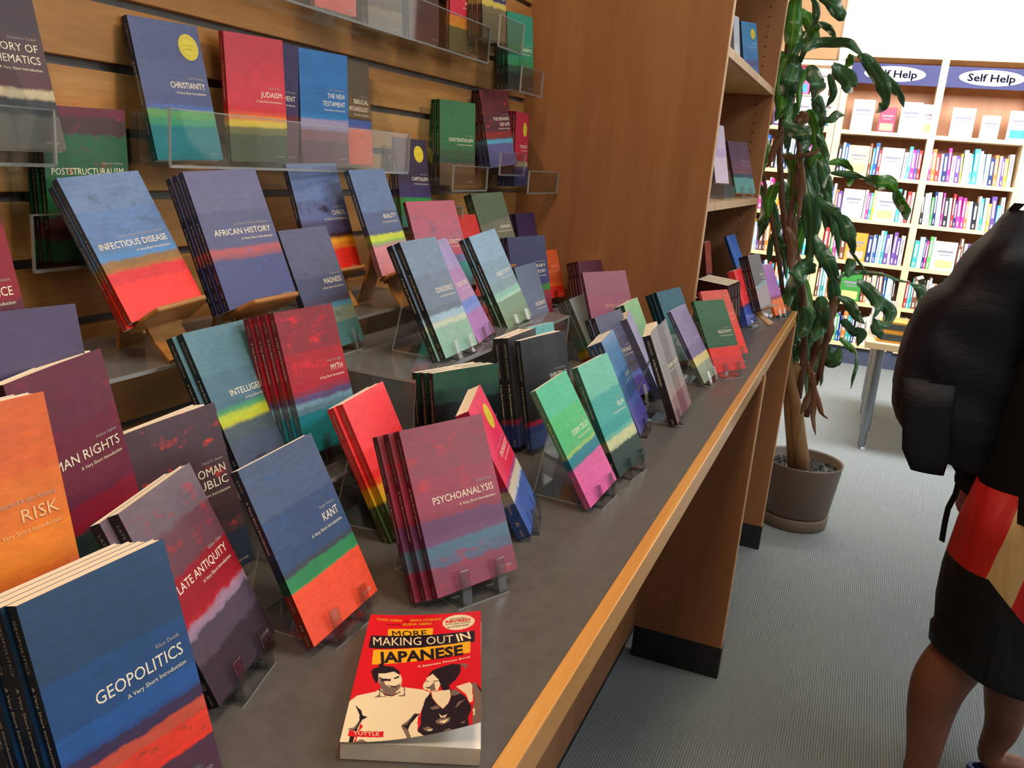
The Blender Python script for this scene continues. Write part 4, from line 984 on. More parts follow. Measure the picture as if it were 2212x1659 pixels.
def bookcase(ya, yb, label, dividers, signs, zt=.93):
    r = empty('bookcase', (FX + .15, (ya + yb) / 2, 0), label, 'bookcase'); o = V(r.location)
    def q(nm, a, b, mt):
        mb = MB(); mb.box(tuple(V(a) - o), tuple(V(b) - o)); return mb.build(nm, mt, r)
    for y in dividers: q('upright_panel', (FX, y, .16), (FX + .30, y + .048, H0 + zt), WOODB2)
    q('back_board', (FX + .285, ya, .16), (FX + .30, yb, H0 + zt), WOODBK)
    q('top_board', (FX - .01, ya, H0 + zt - .035), (FX + .30, yb, H0 + zt), WOODB2)
    q('kick_board', (FX + .03, ya, 0), (FX + .06, yb, .16), plain('navy_kick_board', '3c4258', .6))
    ds = sorted(dividers)
    for i in range(len(ds) - 1):
        for z in BZ: q('shelf', (FX, ds[i] + .048, H0 + z - .028), (FX + .285, ds[i + 1], H0 + z), WOODB2)
        if signs:
            sb = q('sign_board', (FX + .004, ds[i] + .048, H0 + .715), (FX + .016, ds[i + 1], H0 + .855), SIGNB)
            cy_ = (ds[i] + .048 + ds[i + 1]) / 2 - .0; n = 48
            mb = MB(); P = [V((FX + .0035, cy_ + .205 * math.cos(a * 2 * math.pi / n), H0 + .787 + .052 * math.sin(a * 2 * math.pi / n))) - o for a in range(n)]
            mb.prism(P, (-.003, 0, 0)); ov = mb.build('sign_oval', SIGNW, sb)
            tm = MB(); vs, fs = text_geo('Self Help', .028)
            tm.add([V((FX - .0010, cy_ + .15 - v[0] * .30, H0 + .763 + v[1] * .050)) - o for v in vs], fs); tm.build('sign_lettering', SIGNT, sb)
    return r


bookcase(-.95, .348, 'pale wooden bookcase across the room with two Self Help signs', [-.95, -.339, .30], True)
bookcase(.35, .95, 'pale wooden bookcase at the far left behind the potted plant', [.352, .90], False, .86)

rnd = random.Random(5)
PAL = [('white', 'f2f2f0'), ('white', 'ece8e4'), ('white', 'f6f4f8'), ('pale blue', 'a8d4e8'), ('teal', '3ca8a8'), ('turquoise', '4cc4d0'), ('blue', '2c5cac'), ('navy', '24346c'), ('red', 'c83438'), ('orange', 'e8843c'), ('yellow', 'ecc83c'), ('green', '5cb05c'), ('purple', '6c4c98'), ('pink', 'd83c98'), ('brown', '7c4c38'), ('cream', 'f0e4c8'), ('black', '28262c'), ('grey', 'a4a8ac')]
SHM = {}
def shm(nm, h):
    if h not in SHM: SHM[h] = plain(nm.replace(' ', '_') + '_book_cloth', h, .5, .3, var=.08, scale=25)
    return SHM[h]
PGW = plain('white_pages', 'f0ece4', .8, .1, var=.02)
TXM = plain('spine_print', 'f4f0e8', .6, .1, var=.02); TXD = plain('dark_spine_print', '8c8894', .6, .1, var=.02)


def shelf_book(x, y, z, th, dp, hh, tilt, nm, hexc, label, group, face=False, lean=0):
    """a book with its spine toward the room; th along y"""
    mb = MB()
    if not face:
        mb.box((0, 0, 0), (dp, .0012, hh), 0); mb.box((0, th - .0012, 0), (dp, th, hh), 0); mb.box((-.001, 0, 0), (.0015, th, hh), 0)
        mb.box((.0015, .0012, .002), (dp - .003, th - .0012, hh - .003), 1)
        dk = hexc[0] in 'ef' and hexc[2] in 'ef'
        mb.box((-.0016, th * .3, hh * .38), (-.0009, th * .7, hh * .88), 2 if dk else 3)
        mb.box((-.0016, th * .35, hh * .06), (-.0009, th * .65, hh * .2), 2 if dk else 3)
    else:
        mb.box((0, 0, 0), (.0012, dp, hh), 0); mb.box((th - .0012, 0, 0), (th, dp, hh), 0); mb.box((0, 0, 0), (th, .0015, hh), 0)
        mb.box((.0012, .0015, .002), (th - .0012, dp - .002, hh - .003), 1)
        mb.box((-.0006, dp * .15, hh * .62), (0, dp * .85, hh * .70), 2); mb.box((-.0006, dp * .25, hh * .52), (0, dp * .75, hh * .56), 2)
        mb.box((-.0006, dp * .12, hh * .08), (0, dp * .88, hh * .36), face if isinstance(face, int) and face > 3 else 4)
    mats = [shm(nm, hexc), PGW, TXD, TXM, shm('accent', rnd.choice(['3c98bc', 'e0a8a0', 'c8c0d8', 'e8d080', 'b8dce4']))]
    me_ = mb.build('shelf_book', mats)
    me_.location = (x, y, z); me_.rotation_euler = (tilt, lean, 0)
    tag(me_, label, 'book', group)
    return me_


ORD = ['first', 'second', 'third', 'fourth', 'fifth', 'sixth', 'seventh', 'eighth', 'ninth', 'tenth', 'eleventh', 'twelfth', 'thirteenth', 'fourteenth', 'fifteenth', 'sixteenth', 'seventeenth', 'eighteenth', 'nineteenth', 'twentieth', 'twenty-first', 'twenty-second', 'twenty-third', 'twenty-fourth', 'twenty-fifth', 'twenty-sixth', 'twenty-seventh', 'twenty-eighth', 'twenty-ninth', 'thirtieth']
ROWN = ['top', 'second', 'third', 'fourth', 'fifth', 'bottom']
FACE = {('left', 1): [(3, 'cream', 'ecdc9c'), (8, 'white', 'f2eee8')], ('left', 2): [(4, 'white', 'f4f0f4'), (9, 'white', 'fafafa')], ('left', 3): [(6, 'ochre', 'd89838')], ('left', 4): [(8, 'green', '3c8c3c')],
        ('right', 3): [(6, 'white', 'f2e8ec'), (11, 'white', 'f6ecf0')]}
DENSE = {'left': [1, 2, 3, 4, 5], 'right': [1, 2, 3, 4, 5], 'far left': [1, 2, 3, 4]}
for bay, (y1, y0) in {'left': (.298, -.289), 'right': (-.341, -.900), 'far left': (.898, .402)}.items():
    for ri in DENSE[bay]:
        zt = H0 + BZ[ri]; y = y1 - .004; k = 0
        grp = 'books on the %s shelf, %s bay' % (ROWN[ri], bay)
        faces = dict((a, (b, c)) for a, b, c in FACE.get((bay, ri), []))
        while True:
            if k in faces:
                nm, hx = faces[k]; dp = .15; hh = .21
                if y - dp < y0: break
                shelf_book(FX + .03, y - dp, zt, .02, dp, hh, 0, nm, hx, 'face-out %s book, %s from the left on the %s shelf, %s bay' % (nm, ORD[k], ROWN[ri], bay), grp, True, -.0)
                y -= dp + .004; k += 1; continue
            th = rnd.choice([.012, .016, .018, .022, .026, .032]); hh = rnd.uniform(.185, .245); dp = rnd.uniform(.13, .16)
            tl = rnd.choice([0, 0, 0, 0, -.10, -.16]) if k > 1 else 0
            if bay == 'right' and ri in (1, 2): tl = -.12 - .04 * (k % 3)
            need = th + abs(math.sin(tl)) * hh * .0 + .002
            if y - need < y0: break
            nm, hx = rnd.choice(PAL)
            shelf_book(FX + .02 + rnd.uniform(0, .02), y - th, zt + .0006, th, dp, hh, 0 if tl == 0 else tl * .35, nm, hx, '%s %s book, %s from the left on the %s shelf, %s bay' % ('thick' if th > .02 else 'thin', nm, ORD[min(k, 29)], ROWN[ri], bay), grp)
            y -= need; k += 1
# face-out books on the top shelves
for bay, items in {'left Self Help': [(.17, 'white', 'f6f6f4', .15, .22), (.0, 'rose red', 'd8405c', .115, .175), (-.155, 'pale blue', 'a0d0e0', .14, .22), (-.275, 'white', 'f0f2f6', .10, .21)],
                   'right Self Help': [(-.50, 'white', 'faf8f4', .15, .20), (-.68, 'peach', 'e8b898', .12, .16), (-.86, 'white', 'f6f4f0', .14, .2)],
                   'far left': [(.74, 'purple', '5c3c78', .13, .2), (.60, 'rainbow white', 'f0e8f4', .13, .22), (.45, 'white', 'f8f8fa', .14, .23)]}.items():
    for i, (yy, nm, hx, dp, hh) in enumerate(items):
        shelf_book(FX + .05, yy - dp / 2, H0 + BZ[0] + .0006, .018, dp, hh, 0, nm, hx, '%s face-out book, top shelf, %s bay, %s from the left' % (nm, bay, ORD[i]), 'face-out books on the top shelves', True, 0)
for i, (yy, zz, nm, hx) in enumerate([(.78, .60, 'charcoal', '444850'), (.64, .60, 'pink and green', 'd0609c'), (.50, .60, 'white', 'f4f4f6')]):
    shelf_book(FX + .10, yy - .06, H0 + BZ[0] + .24, .015, .13, .20, 0, nm, hx, '%s magazine cover above the top shelf behind the plant, %s from the left' % (nm, ORD[i]), 'magazines behind the plant', True, 0)
mb = MB(); mb.box((0, 0, 0), (.12, .50, .01)); o = mb.build('magazine_ledge', WOODB2); o.location = (FX + .08, .40, H0 + BZ[0] + .228); tag(o, 'narrow pale ledge holding magazines in the far left bookcase', 'ledge')

# ---------------------------------------------------------------- display table with reference books
TB = empty('display_table', (5.25, -.55, 0), 'low pale wooden table on grey metal legs in front of the far bookcase', 'table')
def rel(P, r): return tuple(V(P) - V(r.location))
mb = MB(); mb.box(rel((4.80, -1.05, .545), TB), rel((5.75, -.09, .580), TB)); mb.build('table_top', WOODB2, TB, bevel=.003)
STEEL = plain('brushed_grey_steel', '8c9096', .3, .5, .8, var=.05)
for x, y in ((4.87, -.165), (5.60, -.165), (4.87, -.98), (5.60, -.98)):
    mb = MB(); mb.tube([rel((x, y, .012), TB), rel((x, y, .10), TB)], .020, 16); mb.tube([rel((x, y, .10), TB), rel((x, y, .545), TB)], .027, 16)
    mb.tube([rel((x, y, .0), TB), rel((x, y, .012), TB)], [.034, .028], 16); mb.build('leg', STEEL, TB, smooth=False)
def refbook(name, label, x, y, z, w_, l_, t_, ang, c1, c2):
    r = empty(name, (x, y, z), label, 'book'); r.rotation_euler = (0, 0, ang)
    m1 = plain(name + '_amber_cover' + c1, c1, .5); m2 = plain(name + '_slate_panel' + c2, c2, .5)
    mb = MB(); mb.box((0, 0, 0), (w_, l_, .003)); mb.box((0, 0, t_ - .003), (w_, l_, t_)); mb.box((-.002, 0, 0), (.002, l_, t_)); mb.build('cover', m1, r)
    mb = MB(); mb.box((.002, .003, .003), (w_ - .004, l_ - .003, t_ - .003)); mb.build('page_block', PGW, r)
    mb = MB(); mb.box((-.003, l_ * .05, t_ * .2), (-.001, l_ * .45, t_ * .8)); mb.box((-.003, l_ * .52, t_ * .2), (-.001, l_ * .95, t_ * .8)); mb.build('spine_panel', m2, r)
refbook('reference_book', 'thick amber and slate reference book lying lowest on the far table', 4.86, -.44, .581, .20, .30, .055, .05, 'c89030', '3c4448')
refbook('reference_book', 'thick amber and slate reference book lying on top of its twin on the far table', 4.86, -.43, .637, .20, .29, .05, .0, 'd09838', '444c50')
wp = (4.92, -.40, -.66 + .008, 90, 22, 0)
wood_easel(wp, .03, 1, .6875, 'big book on the far table', .16)
d_ = dict(b=[(0, '5c6c3c'), (.12, 'd8d4c0'), (.3, '44504c'), (.5, 'e8e0d0'), (.75, 'b8c0b8'), (1, '5c7c8c')], t=.03, T=None, l='large green and white book leaning on a wooden easel on the far table', s='table')
make_book('tablebook', wp, d_, .16, .24)
mb = MB(); mb.box((0, 0, 0), (.02, .12, .20)); o = mb.build('leaflet_holder', shm('white', 'f2f2f0')); o.location = (4.95, -.215, .5805); tag(o, 'white leaflet stand with a green foot on the far table', 'leaflet holder')

# ---------------------------------------------------------------- potted plant
PX, PY = 3.575, .085
pl = empty('potted_plant', (PX, PY, 0), 'tall corn plant with drooping green leaves in a round taupe pot beside the counter', 'potted plant')
po = V((PX, PY, 0))
POTM = plain('taupe_plastic_pot', '6c5c50', .45, .4, var=.04)
def lathe(prof, seg=48):
    return [[V((r_ * math.cos(a * 2 * math.pi / seg), r_ * math.sin(a * 2 * math.pi / seg), z_)) for a in range(seg)] for r_, z_ in prof]
mb = MB(); mb.loft(lathe([(.130, .055), (.134, .058), (.158, .262), (.161, .268), (.158, .270), (.152, .262), (.13, .08), (.0, .08)]), False); mb.build('pot', POTM, pl, smooth=True)
mb = MB(); mb.loft(lathe([(.0, .0), (.128, .0), (.134, .006), (.138, .046), (.136, .050), (.126, .050), (.122, .056), (.0, .056)]), False); mb.build('saucer', POTM, pl, smooth=True)
mb = MB(); rg = random.Random(3)
mb.loft(lathe([(0, .225), (.152, .225), (.152, .21), (0, .21)], 32), False, 0)
for i in range(420):
    a = rg.uniform(0, 6.28); rr = .146 * math.sqrt(rg.random()); s_ = rg.uniform(.005, .011); c = V((rr * math.cos(a), rr * math.sin(a), .228 + rg.uniform(0, .006)))
    pts = [c + V((rg.uniform(-1, 1), rg.uniform(-1, 1), rg.uniform(-.6, .6))).normalized() * s_ for _ in range(6)]
    mb.add(pts, [(0, 1, 2), (0, 2, 3), (0, 3, 4), (3, 4, 5), (1, 2, 5), (0, 4, 1), (1, 4, 5), (2, 3, 5)], 0)
g_ = mb.build('gravel', plain('dark_gravel', '4c4c48', .8, var=.7, scale=60), pl); g_['kind'] = 'stuff'
BARK = wood('tan_cane_bark', '6c4c30', '8c6a44', 'a4845c', 'z', 3, .7)
BARK2 = wood('brown_thin_stem', '4c3024', '6a4838', '7c5848', 'z', 3, .7)
def pt(px, py, x=3.55): return at(px, py, 'x', x) - po
def cane(name, pxs, rads, x, mt, seg=12):
    mb = MB(); P = [pt(a, b, x) for a, b in pxs]; P[0].z = max(P[0].z, .215); mb.tube(P, rads, seg); mb.build(name, mt, pl, smooth=True)
cane('trunk', [(1716, 1008), (1712, 950), (1708, 890), (1706, 840), (1718, 800), (1728, 788)], [.026, .025, .026, .028, .026, .025], 3.53, BARK)
cane('trunk', [(1735, 1012), (1728, 950), (1722, 890), (1714, 850), (1705, 800), (1700, 740), (1693, 690)], [.030, .026, .023, .02, .018, .015, .013], 3.50, BARK)
cane('thin_stem', [(1742, 900), (1750, 840), (1755, 790), (1748, 700), (1722, 600), (1700, 520), (1688, 420), (1684, 330), (1690, 240), (1700, 120), (1712, 10)], [.012] * 11, 3.60, BARK2)
cane('thin_stem', [(1724, 860), (1735, 790), (1738, 720), (1735, 640), (1722, 560), (1705, 480), (1716, 420), (1728, 340), (1722, 260)], [.014, .014, .013, .013, .012, .012, .011, .01, .01], 3.52, BARK2)
cane('thin_stem', [(1770, 820), (1780, 760), (1792, 700), (1800, 640), (1802, 580)], [.011, .011, .012, .013, .010], 3.45, BARK2)
cane('thin_stem', [(1692, 640), (1682, 560), (1668, 480), (1655, 420), (1650, 380)], [.009, .009, .009, .008, .006], 3.6, BARK2)

def leafmat(nm, a, b, mid):
    t = NT(nm); uv = t.t.nodes.new('ShaderNodeUVMap').outputs[0]; sx = t.t.nodes.new('ShaderNodeSeparateXYZ'); t.l(uv, sx.inputs[0])
    e = t.math('ABSOLUTE', t.math('SUBTRACT', sx.outputs[0], .5))
    n = t.noise(t.mapping(uv, (18, 1.5, 1)), 3, 3); base = t.ramp(n, [(.3, a), (.7, b)])
    col = t.mix(t.math('MULTIPLY', t.math('SUBTRACT', .10, e), 9, True), base, mid)
    b_ = t.bsdf(col, .24, .6)
    tl = t.n('ShaderNodeBsdfTranslucent'); t.l(col, tl.inputs[0]); mx = t.n('ShaderNodeMixShader'); mx.inputs[0].default_value = .22
    t.l(b_.outputs[0], mx.inputs[1]); t.l(tl.outputs[0], mx.inputs[2]); t.l(mx.outputs[0], t.out.inputs[0]); return t.m
LEAF = leafmat('glossy_dark_leaf', '34603c', '4c7850', '689458'); LEAF2 = leafmat('fresh_green_leaf', '3c7c28', '549438', '8cb84c'); LEAFD = leafmat('dried_leaf', '74503a', '8c6448', '98745a')
rl = random.Random(11)
class LeafMesh:
    def __init__(s): s.v = []; s.f = []; s.m = []; s.uv = []
    def leaf(s, P, w, mi=0, face=None, wav=.18, fold=.25):
        # P: 3-D control points; resample with Catmull-Rom
        Q = []; n = len(P)
        for i in range(n - 1):
            p0, p1, p2, p3 = P[max(i - 1, 0)], P[i], P[i + 1], P[min(i + 2, n - 1)]
            for k in range(6):
                t = k / 6; Q.append(.5 * ((2 * p1) + (p2 - p0) * t + (2 * p0 - 5 * p1 + 4 * p2 - p3) * t * t + (3 * p1 - p0 - 3 * p2 + p3) * t ** 3))
        Q.append(P[-1]); m = len(Q); ang = rl.uniform(-.5, .5) if face is None else face; tw = rl.uniform(-.8, .8); ph = rl.uniform(0, 6.28)
        b0 = len(s.v)
        for i, q in enumerate(Q):
            t = i / (m - 1); T = (Q[min(i + 1, m - 1)] - Q[max(i - 1, 0)]).normalized()
            view = (q + po - V((0, 0, H0))).normalized(); side = T.cross(view)
            side = side.normalized() if side.length > 1e-4 else V((0, 1, 0)); nr = side.cross(T).normalized()
            a = ang + tw * (t - .4) + .35 * math.sin(t * 7 + ph)
            sd = side * math.cos(a) + nr * math.sin(a); nn = T.cross(sd).normalized()
            ww = w * (math.sin(math.pi * min(1, t * .93 + .07)) ** .7) * (1 if t < .75 else (1 - (t - .75) * 1.6)) * .5
            ww = max(ww, .0012)
            for k, c in enumerate((-1, -.5, 0, .5, 1)):
                zz = -fold * abs(c) * ww + (wav * ww * math.sin(t * 19 + ph + c * 2) if abs(c) == 1 else 0)
                s.v.append(tuple(q + sd * (c * ww) + nn * zz)); 
        for i in range(m - 1):
            for k in range(4):
                a = b0 + i * 5 + k; s.f.append((a, a + 1, a + 6, a + 5)); s.m.append(mi)
                s.uv += [(k / 4, i / m), ((k + 1) / 4, i / m), ((k + 1) / 4, (i + 1) / m), (k / 4, (i + 1) / m)]
    def build(s, name, mats, parent):
        me = bpy.data.meshes.new(name); me.from_pydata(s.v, [], s.f); me.update()
        ul = me.uv_layers.new(name='UVMap'); ul.data.foreach_set('uv', [c for q in s.uv for c in q]); me.polygons.foreach_set('material_index', s.m)
        o = link(name, me, mats, parent, True); md = o.modifiers.new('thickness', 'SOLIDIFY'); md.thickness = .0006; return o
LM = LeafMesh(); K = 3.5 / 1900 * 1.06
LV = [  # pixel path, width px, material, depth
 ([(1722, -8), (1716, 20), (1714, 60), (1710, 90), (1707, 122)], 33, 1, 3.45), ([(1770, -6), (1800, 10), (1815, 30), (1822, 45)], 26, 0, 3.4), ([(1752, -5), (1762, 15), (1762, 40), (1752, 62)], 14, 0, 3.45),
 ([(1735, 18), (1748, 45), (1760, 70), (1770, 92)], 26, 1, 3.55), ([(1742, 60), (1745, 80), (1742, 100)], 18, 1, 3.6), ([(1765, 48), (1785, 58), (1798, 72), (1803, 88)], 14, 0, 3.5),
 ([(1728, 135), (1738, 108), (1765, 93), (1800, 92), (1835, 94), (1856, 112), (1866, 125)], 18, 0, 3.4), ([(1858, 118), (1878, 138), (1900, 175), (1911, 210), (1903, 232), (1892, 244)], 27, 0, 3.35),
 ([(1905, 155), (1922, 180), (1942, 205), (1952, 232)], 18, 0, 3.4), ([(1716, 118), (1715, 145), (1706, 175), (1700, 210), (1701, 240)], 33, 0, 3.35), ([(1678, 196), (1660, 205), (1650, 235), (1655, 258), (1666, 270)], 27, 0, 3.35),
 ([(1690, 205), (1688, 235), (1675, 262)], 20, 1, 3.4), ([(1748, 145), (1762, 165), (1768, 190), (1757, 216)], 34, 0, 3.4), ([(1800, 138), (1815, 155), (1832, 172), (1836, 190), (1843, 198)], 30, 0, 3.35),
 ([(1840, 118), (1836, 132), (1822, 148)], 16, 1, 3.4), ([(1752, 214), (1770, 225), (1778, 245), (1778, 262)], 11, 0, 3.4), ([(1775, 256), (1795, 256), (1810, 246), (1826, 249)], 17, 0, 3.38), ([(1776, 252), (1776, 268), (1772, 280)], 14, 0, 3.4),
 ([(1692, 260), (1710, 272), (1730, 285), (1738, 305), (1734, 322)], 34, 0, 3.33), ([(1764, 290), (1772, 310), (1785, 335), (1790, 358)], 13, 0, 3.4), ([(1790, 352), (1815, 350), (1835, 362), (1842, 382)], 15, 1, 3.45), ([(1838, 380), (1836, 392), (1830, 402)], 12, 1, 3.45),
 ([(1795, 374), (1825, 376), (1855, 382), (1885, 392)], 13, 0, 3.35), ([(1868, 384), (1895, 396), (1922, 395), (1938, 418)], 28, 1, 3.33), ([(1935, 412), (1942, 435), (1955, 455), (1958, 478)], 22, 1, 3.33),
 ([(1772, 300), (1762, 330), (1748, 362)], 20, 1, 3.5), ([(1735, 385), (1748, 430), (1752, 480), (1750, 530), (1746, 575)], 36, 0, 3.45), ([(1762, 425), (1780, 440), (1805, 460), (1815, 490)], 22, 0, 3.4), ([(1812, 465), (1828, 490), (1835, 520), (1845, 548)], 28, 0, 3.38),
 ([(1758, 510), (1772, 535), (1785, 560), (1800, 600), (1806, 640)], 30, 0, 3.4), ([(1795, 600), (1802, 640), (1796, 680)], 24, 0, 3.42), ([(1762, 580), (1740, 580), (1718, 600), (1706, 630), (1704, 665)], 34, 0, 3.32),
 ([(1772, 640), (1774, 670), (1770, 705), (1760, 738)], 34, 0, 3.35), ([(1836, 558), (1836, 575), (1832, 600)], 22, 0, 3.4), ([(1808, 600), (1830, 592), (1865, 588), (1905, 592), (1940, 605), (1972, 612)], 9, 0, 3.4),
 ([(1968, 612), (1985, 622), (1990, 645), (1980, 680)], 16, 0, 3.38), ([(1852, 608), (1872, 622), (1892, 645), (1898, 668), (1885, 690)], 24, 0, 3.35), ([(1880, 640), (1905, 655), (1922, 675), (1910, 700), (1885, 690)], 24, 0, 3.4),
 ([(1885, 690), (1895, 715), (1905, 732)], 20, 0, 3.36), ([(1810, 640), (1835, 655), (1848, 680), (1868, 700)], 20, 0, 3.4), ([(1820, 690), (1840, 715), (1860, 722), (1852, 748)], 24, 0, 3.36), ([(1815, 730), (1835, 748), (1850, 765)], 14, 1, 3.4),
 ([(1850, 760), (1850, 790), (1843, 815), (1838, 840)], 7, 0, 3.4), ([(1725, 730), (1742, 700), (1735, 660)], 26, 0, 3.4), ([(1780, 740), (1790, 770), (1805, 778), (1815, 745)], 30, 0, 3.45), ([(1835, 540), (1850, 560), (1880, 600)], 6, 0, 3.4),
 ([(1640, 400), (1652, 440), (1648, 480), (1636, 520)], 26, 0, 3.7), ([(1700, 330), (1712, 370), (1712, 420), (1706, 460)], 34, 1, 3.65), ([(1660, 300), (1650, 340), (1640, 390)], 20, 1, 3.7), ([(1745, 340), (1755, 380), (1748, 430)], 26, 0, 3.6),
 ([(1668, 620), (1662, 660), (1672, 690)], 18, 0, 3.7), ([(1712, 690), (1702, 730), (1708, 780)], 22, 1, 3.6), ([(1745, 470), (1725, 520), (1718, 570)], 22, 1, 3.65), ([(1770, 780), (1775, 810), (1772, 835)], 8, 1, 3.5), ([(1790, 160), (1800, 200), (1785, 232)], 14, 0, 3.5),
 ([(1710, 560), (1722, 620), (1740, 690), (1760, 730)], 26, 1, 3.6), ([(1735, 600), (1745, 660), (1738, 720)], 26, 1, 3.55), ([(1690, 480), (1668, 520), (1660, 570)], 16, 0, 3.65), ([(1770, 345), (1782, 380), (1778, 412)], 24, 0, 3.4), ([(1780, 410), (1792, 440), (1800, 470)], 14, 0, 3.4)]
for P, wpx, mi, x in LV:
    n = len(P); LM.leaf([pt(a, b, x + .05 * math.sin(i * 1.3 + a)) for i, (a, b) in enumerate(P)], wpx * K, mi)
for i in range(46):
    if i < 30: cx_, cy_ = rl.uniform(1655, 1790), rl.uniform(380, 780)
    else: cx_, cy_ = rl.uniform(1680, 1760), rl.uniform(100, 380)
    x = rl.uniform(3.5, 3.8); L = rl.uniform(70, 150); dx = rl.uniform(-45, 45)
    if cx_ + dx < 1650: dx = 20
    LM.leaf([pt(cx_, cy_ - L * .4, x), pt(cx_ + dx * .5, cy_ - L * .25, x), pt(cx_ + dx, cy_ + L * .1, x), pt(cx_ + dx * 1.1, cy_ + L * .6, x)], rl.uniform(16, 30) * K, rl.choice([0, 0, 1]))
fo = LM.build('foliage', [LEAF, LEAF2], pl); fo['kind'] = 'stuff'
DM = LeafMesh()
for P, wpx, x in [([(1718, 470), (1712, 510), (1700, 545)], 14, 3.45), ([(1700, 490), (1712, 530), (1716, 580), (1708, 625)], 22, 3.42), ([(1805, 640), (1798, 690), (1792, 740)], 18, 3.4), ([(1755, 800), (1758, 850), (1757, 900), (1762, 940)], 12, 3.42), ([(1752, 820), (1766, 860), (1775, 895), (1790, 905)], 10, 3.42),
                   ([(1760, 830), (1742, 870), (1728, 895)], 14, 3.45), ([(1745, 780), (1760, 830), (1768, 790)], 12, 3.45), ([(1770, 700), (1762, 760), (1750, 810)], 16, 3.5), ([(1735, 240), (1730, 262), (1722, 270)], 26, 3.45), ([(1770, 320), (1755, 335), (1700, 340), (1694, 330)], 10, 3.4), ([(1690, 280), (1672, 320), (1660, 350), (1655, 362)], 14, 3.45), ([(1725, 330), (1732, 380), (1730, 440), (1722, 480)], 14, 3.42)]:
    DM.leaf([pt(a, b, x) for a, b in P], wpx * K, 0, None, .3, .5)
DM.build('dried_leaves', [LEAFD], pl)

# ---------------------------------------------------------------- person with a backpack
SKIN = NT('brown_skin'); c_ = SKIN.coord(); SKIN.bsdf(SKIN.ramp(SKIN.noise(c_, 12, 4), [(.3, '6c3e28'), (.7, '80503a')]), .5, .4, Subsurface_Weight=.08); SKIN = SKIN.m
R0 = V((2.03, -.45, 0))
pe = empty('person', R0, 'person in dark shirt, red, gold and black shorts and blue slides, standing with a backpack', 'person')
def pp(px, py, x): return at(px, py, 'x', x) - R0
J = {}
J['pelvis'] = (V((2.03, -.48, .93)), .10)
J['waist'] = (V((2.03, -.48, 1.08)), .10); J['chest'] = (V((2.03, -.48, 1.26)), .115); J['collar'] = (V((2.03, -.475, 1.385)), .085); J['neck'] = (V((2.03, -.49, 1.45)), .055); J['skull'] = (V((2.03, -.515, 1.55)), .07); J['crown'] = (V((2.03, -.515, 1.66)), .06)
for s, x in (('r', 1.93), ('l', 2.13)):
    J['hip' + s] = (V((x, -.47, .88)), .085)
J['kneer'] = (V((1.92, -.36, .47)), .064); J['calfr'] = (at(2018, 1480, 'x', 1.92), .062); J['shinr'] = (at(2004, 1565, 'x', 1.92), .047); J['anklr'] = (at(1993, 1640, 'x', 1.92), .036)
a_ = J['anklr'][0]; J['heelr'] = (V((1.92, a_.y + .008, .048)), .034); J['ballr'] = (V((1.915, a_.y - .13, .038)), .030); J['toer'] = (V((1.91, a_.y - .20, .034)), .022)
J['kneel'] = (V((2.15, -.475, .47)), .062); J['calfl'] = (at(2176, 1490, 'x', 2.15), .058); J['shinl'] = (at(2170, 1550, 'x', 2.15), .045); J['ankll'] = (at(2160, 1590, 'x', 2.15), .038)
b_ = J['ankll'][0]; J['heell'] = (V((2.15, b_.y + .02, .052)), .036); J['balll'] = (V((2.14, b_.y - .12, .040)), .032); J['toel'] = (V((2.13, b_.y - .19, .034)), .022)
for s, x in (('r', 1), ('l', -1)):
    X = 2.03 - .17 * x; J['sh' + s] = (V((X, -.475, 1.36)), .055); J['el' + s] = (V((X - .04 * x, -.52, 1.10)), .042); J['wr' + s] = (V((X - .03 * x, -.70, 1.02)), .028); J['ha' + s] = (V((X - .025 * x, -.78, 1.02)), .030)
E_ = [('pelvis', 'waist'), ('waist', 'chest'), ('chest', 'collar'), ('collar', 'neck'), ('neck', 'skull'), ('skull', 'crown')]
for s in 'rl': E_ += [('pelvis', 'hip' + s), ('hip' + s, 'knee' + s), ('knee' + s, 'calf' + s), ('calf' + s, 'shin' + s), ('shin' + s, 'ankl' + s), ('ankl' + s, 'heel' + s), ('heel' + s, 'ball' + s), ('ball' + s, 'toe' + s), ('collar', 'sh' + s), ('sh' + s, 'el' + s), ('el' + s, 'wr' + s), ('wr' + s, 'ha' + s)]
for s, x in (('r', 1), ('l', -1)):
    h0 = J['ha' + s][0]
    for i, (dx, ln) in enumerate(((-.024, .050), (-.008, .060), (.008, .056), (.022, .044))):
        a = 'f%s%d' % (s, i); J[a] = (h0 + V((dx, -.030, .004)), .0095); J[a + 'b'] = (h0 + V((dx * 1.1, -.030 - ln * .6, -.010)), .0088); J[a + 'c'] = (h0 + V((dx * 1.1, -.030 - ln * .85, -.030)), .0075)
        E_ += [('ha' + s, a), (a, a + 'b'), (a + 'b', a + 'c')]
    J['t' + s] = (h0 + V((.030 * x, .0, .006)), .011); J['t%sb' % s] = (h0 + V((.042 * x, -.028, -.002)), .0095); J['t%sc' % s] = (h0 + V((.040 * x, -.050, -.010)), .008); E_ += [('ha' + s, 't' + s), ('t' + s, 't%sb' % s), ('t%sb' % s, 't%sc' % s)]
names = list(J); idx = {n_: i for i, n_ in enumerate(names)}
me = bpy.data.meshes.new('body'); me.from_pydata([tuple(J[n_][0] - R0) for n_ in names], [(idx[a], idx[b]) for a, b in E_], []); me.update()
bo = link('body', me, SKIN, pe)
md = bo.modifiers.new('skin', 'SKIN')
for n_ in names:
    sv = me.skin_vertices[0].data[idx[n_]]; sv.radius = (J[n_][1],) * 2; sv.use_root = n_ == 'pelvis'
md.use_smooth_shade = True
bo.modifiers.new('sub', 'SUBSURF').levels = 2; bo.modifiers['sub'].render_levels = 2
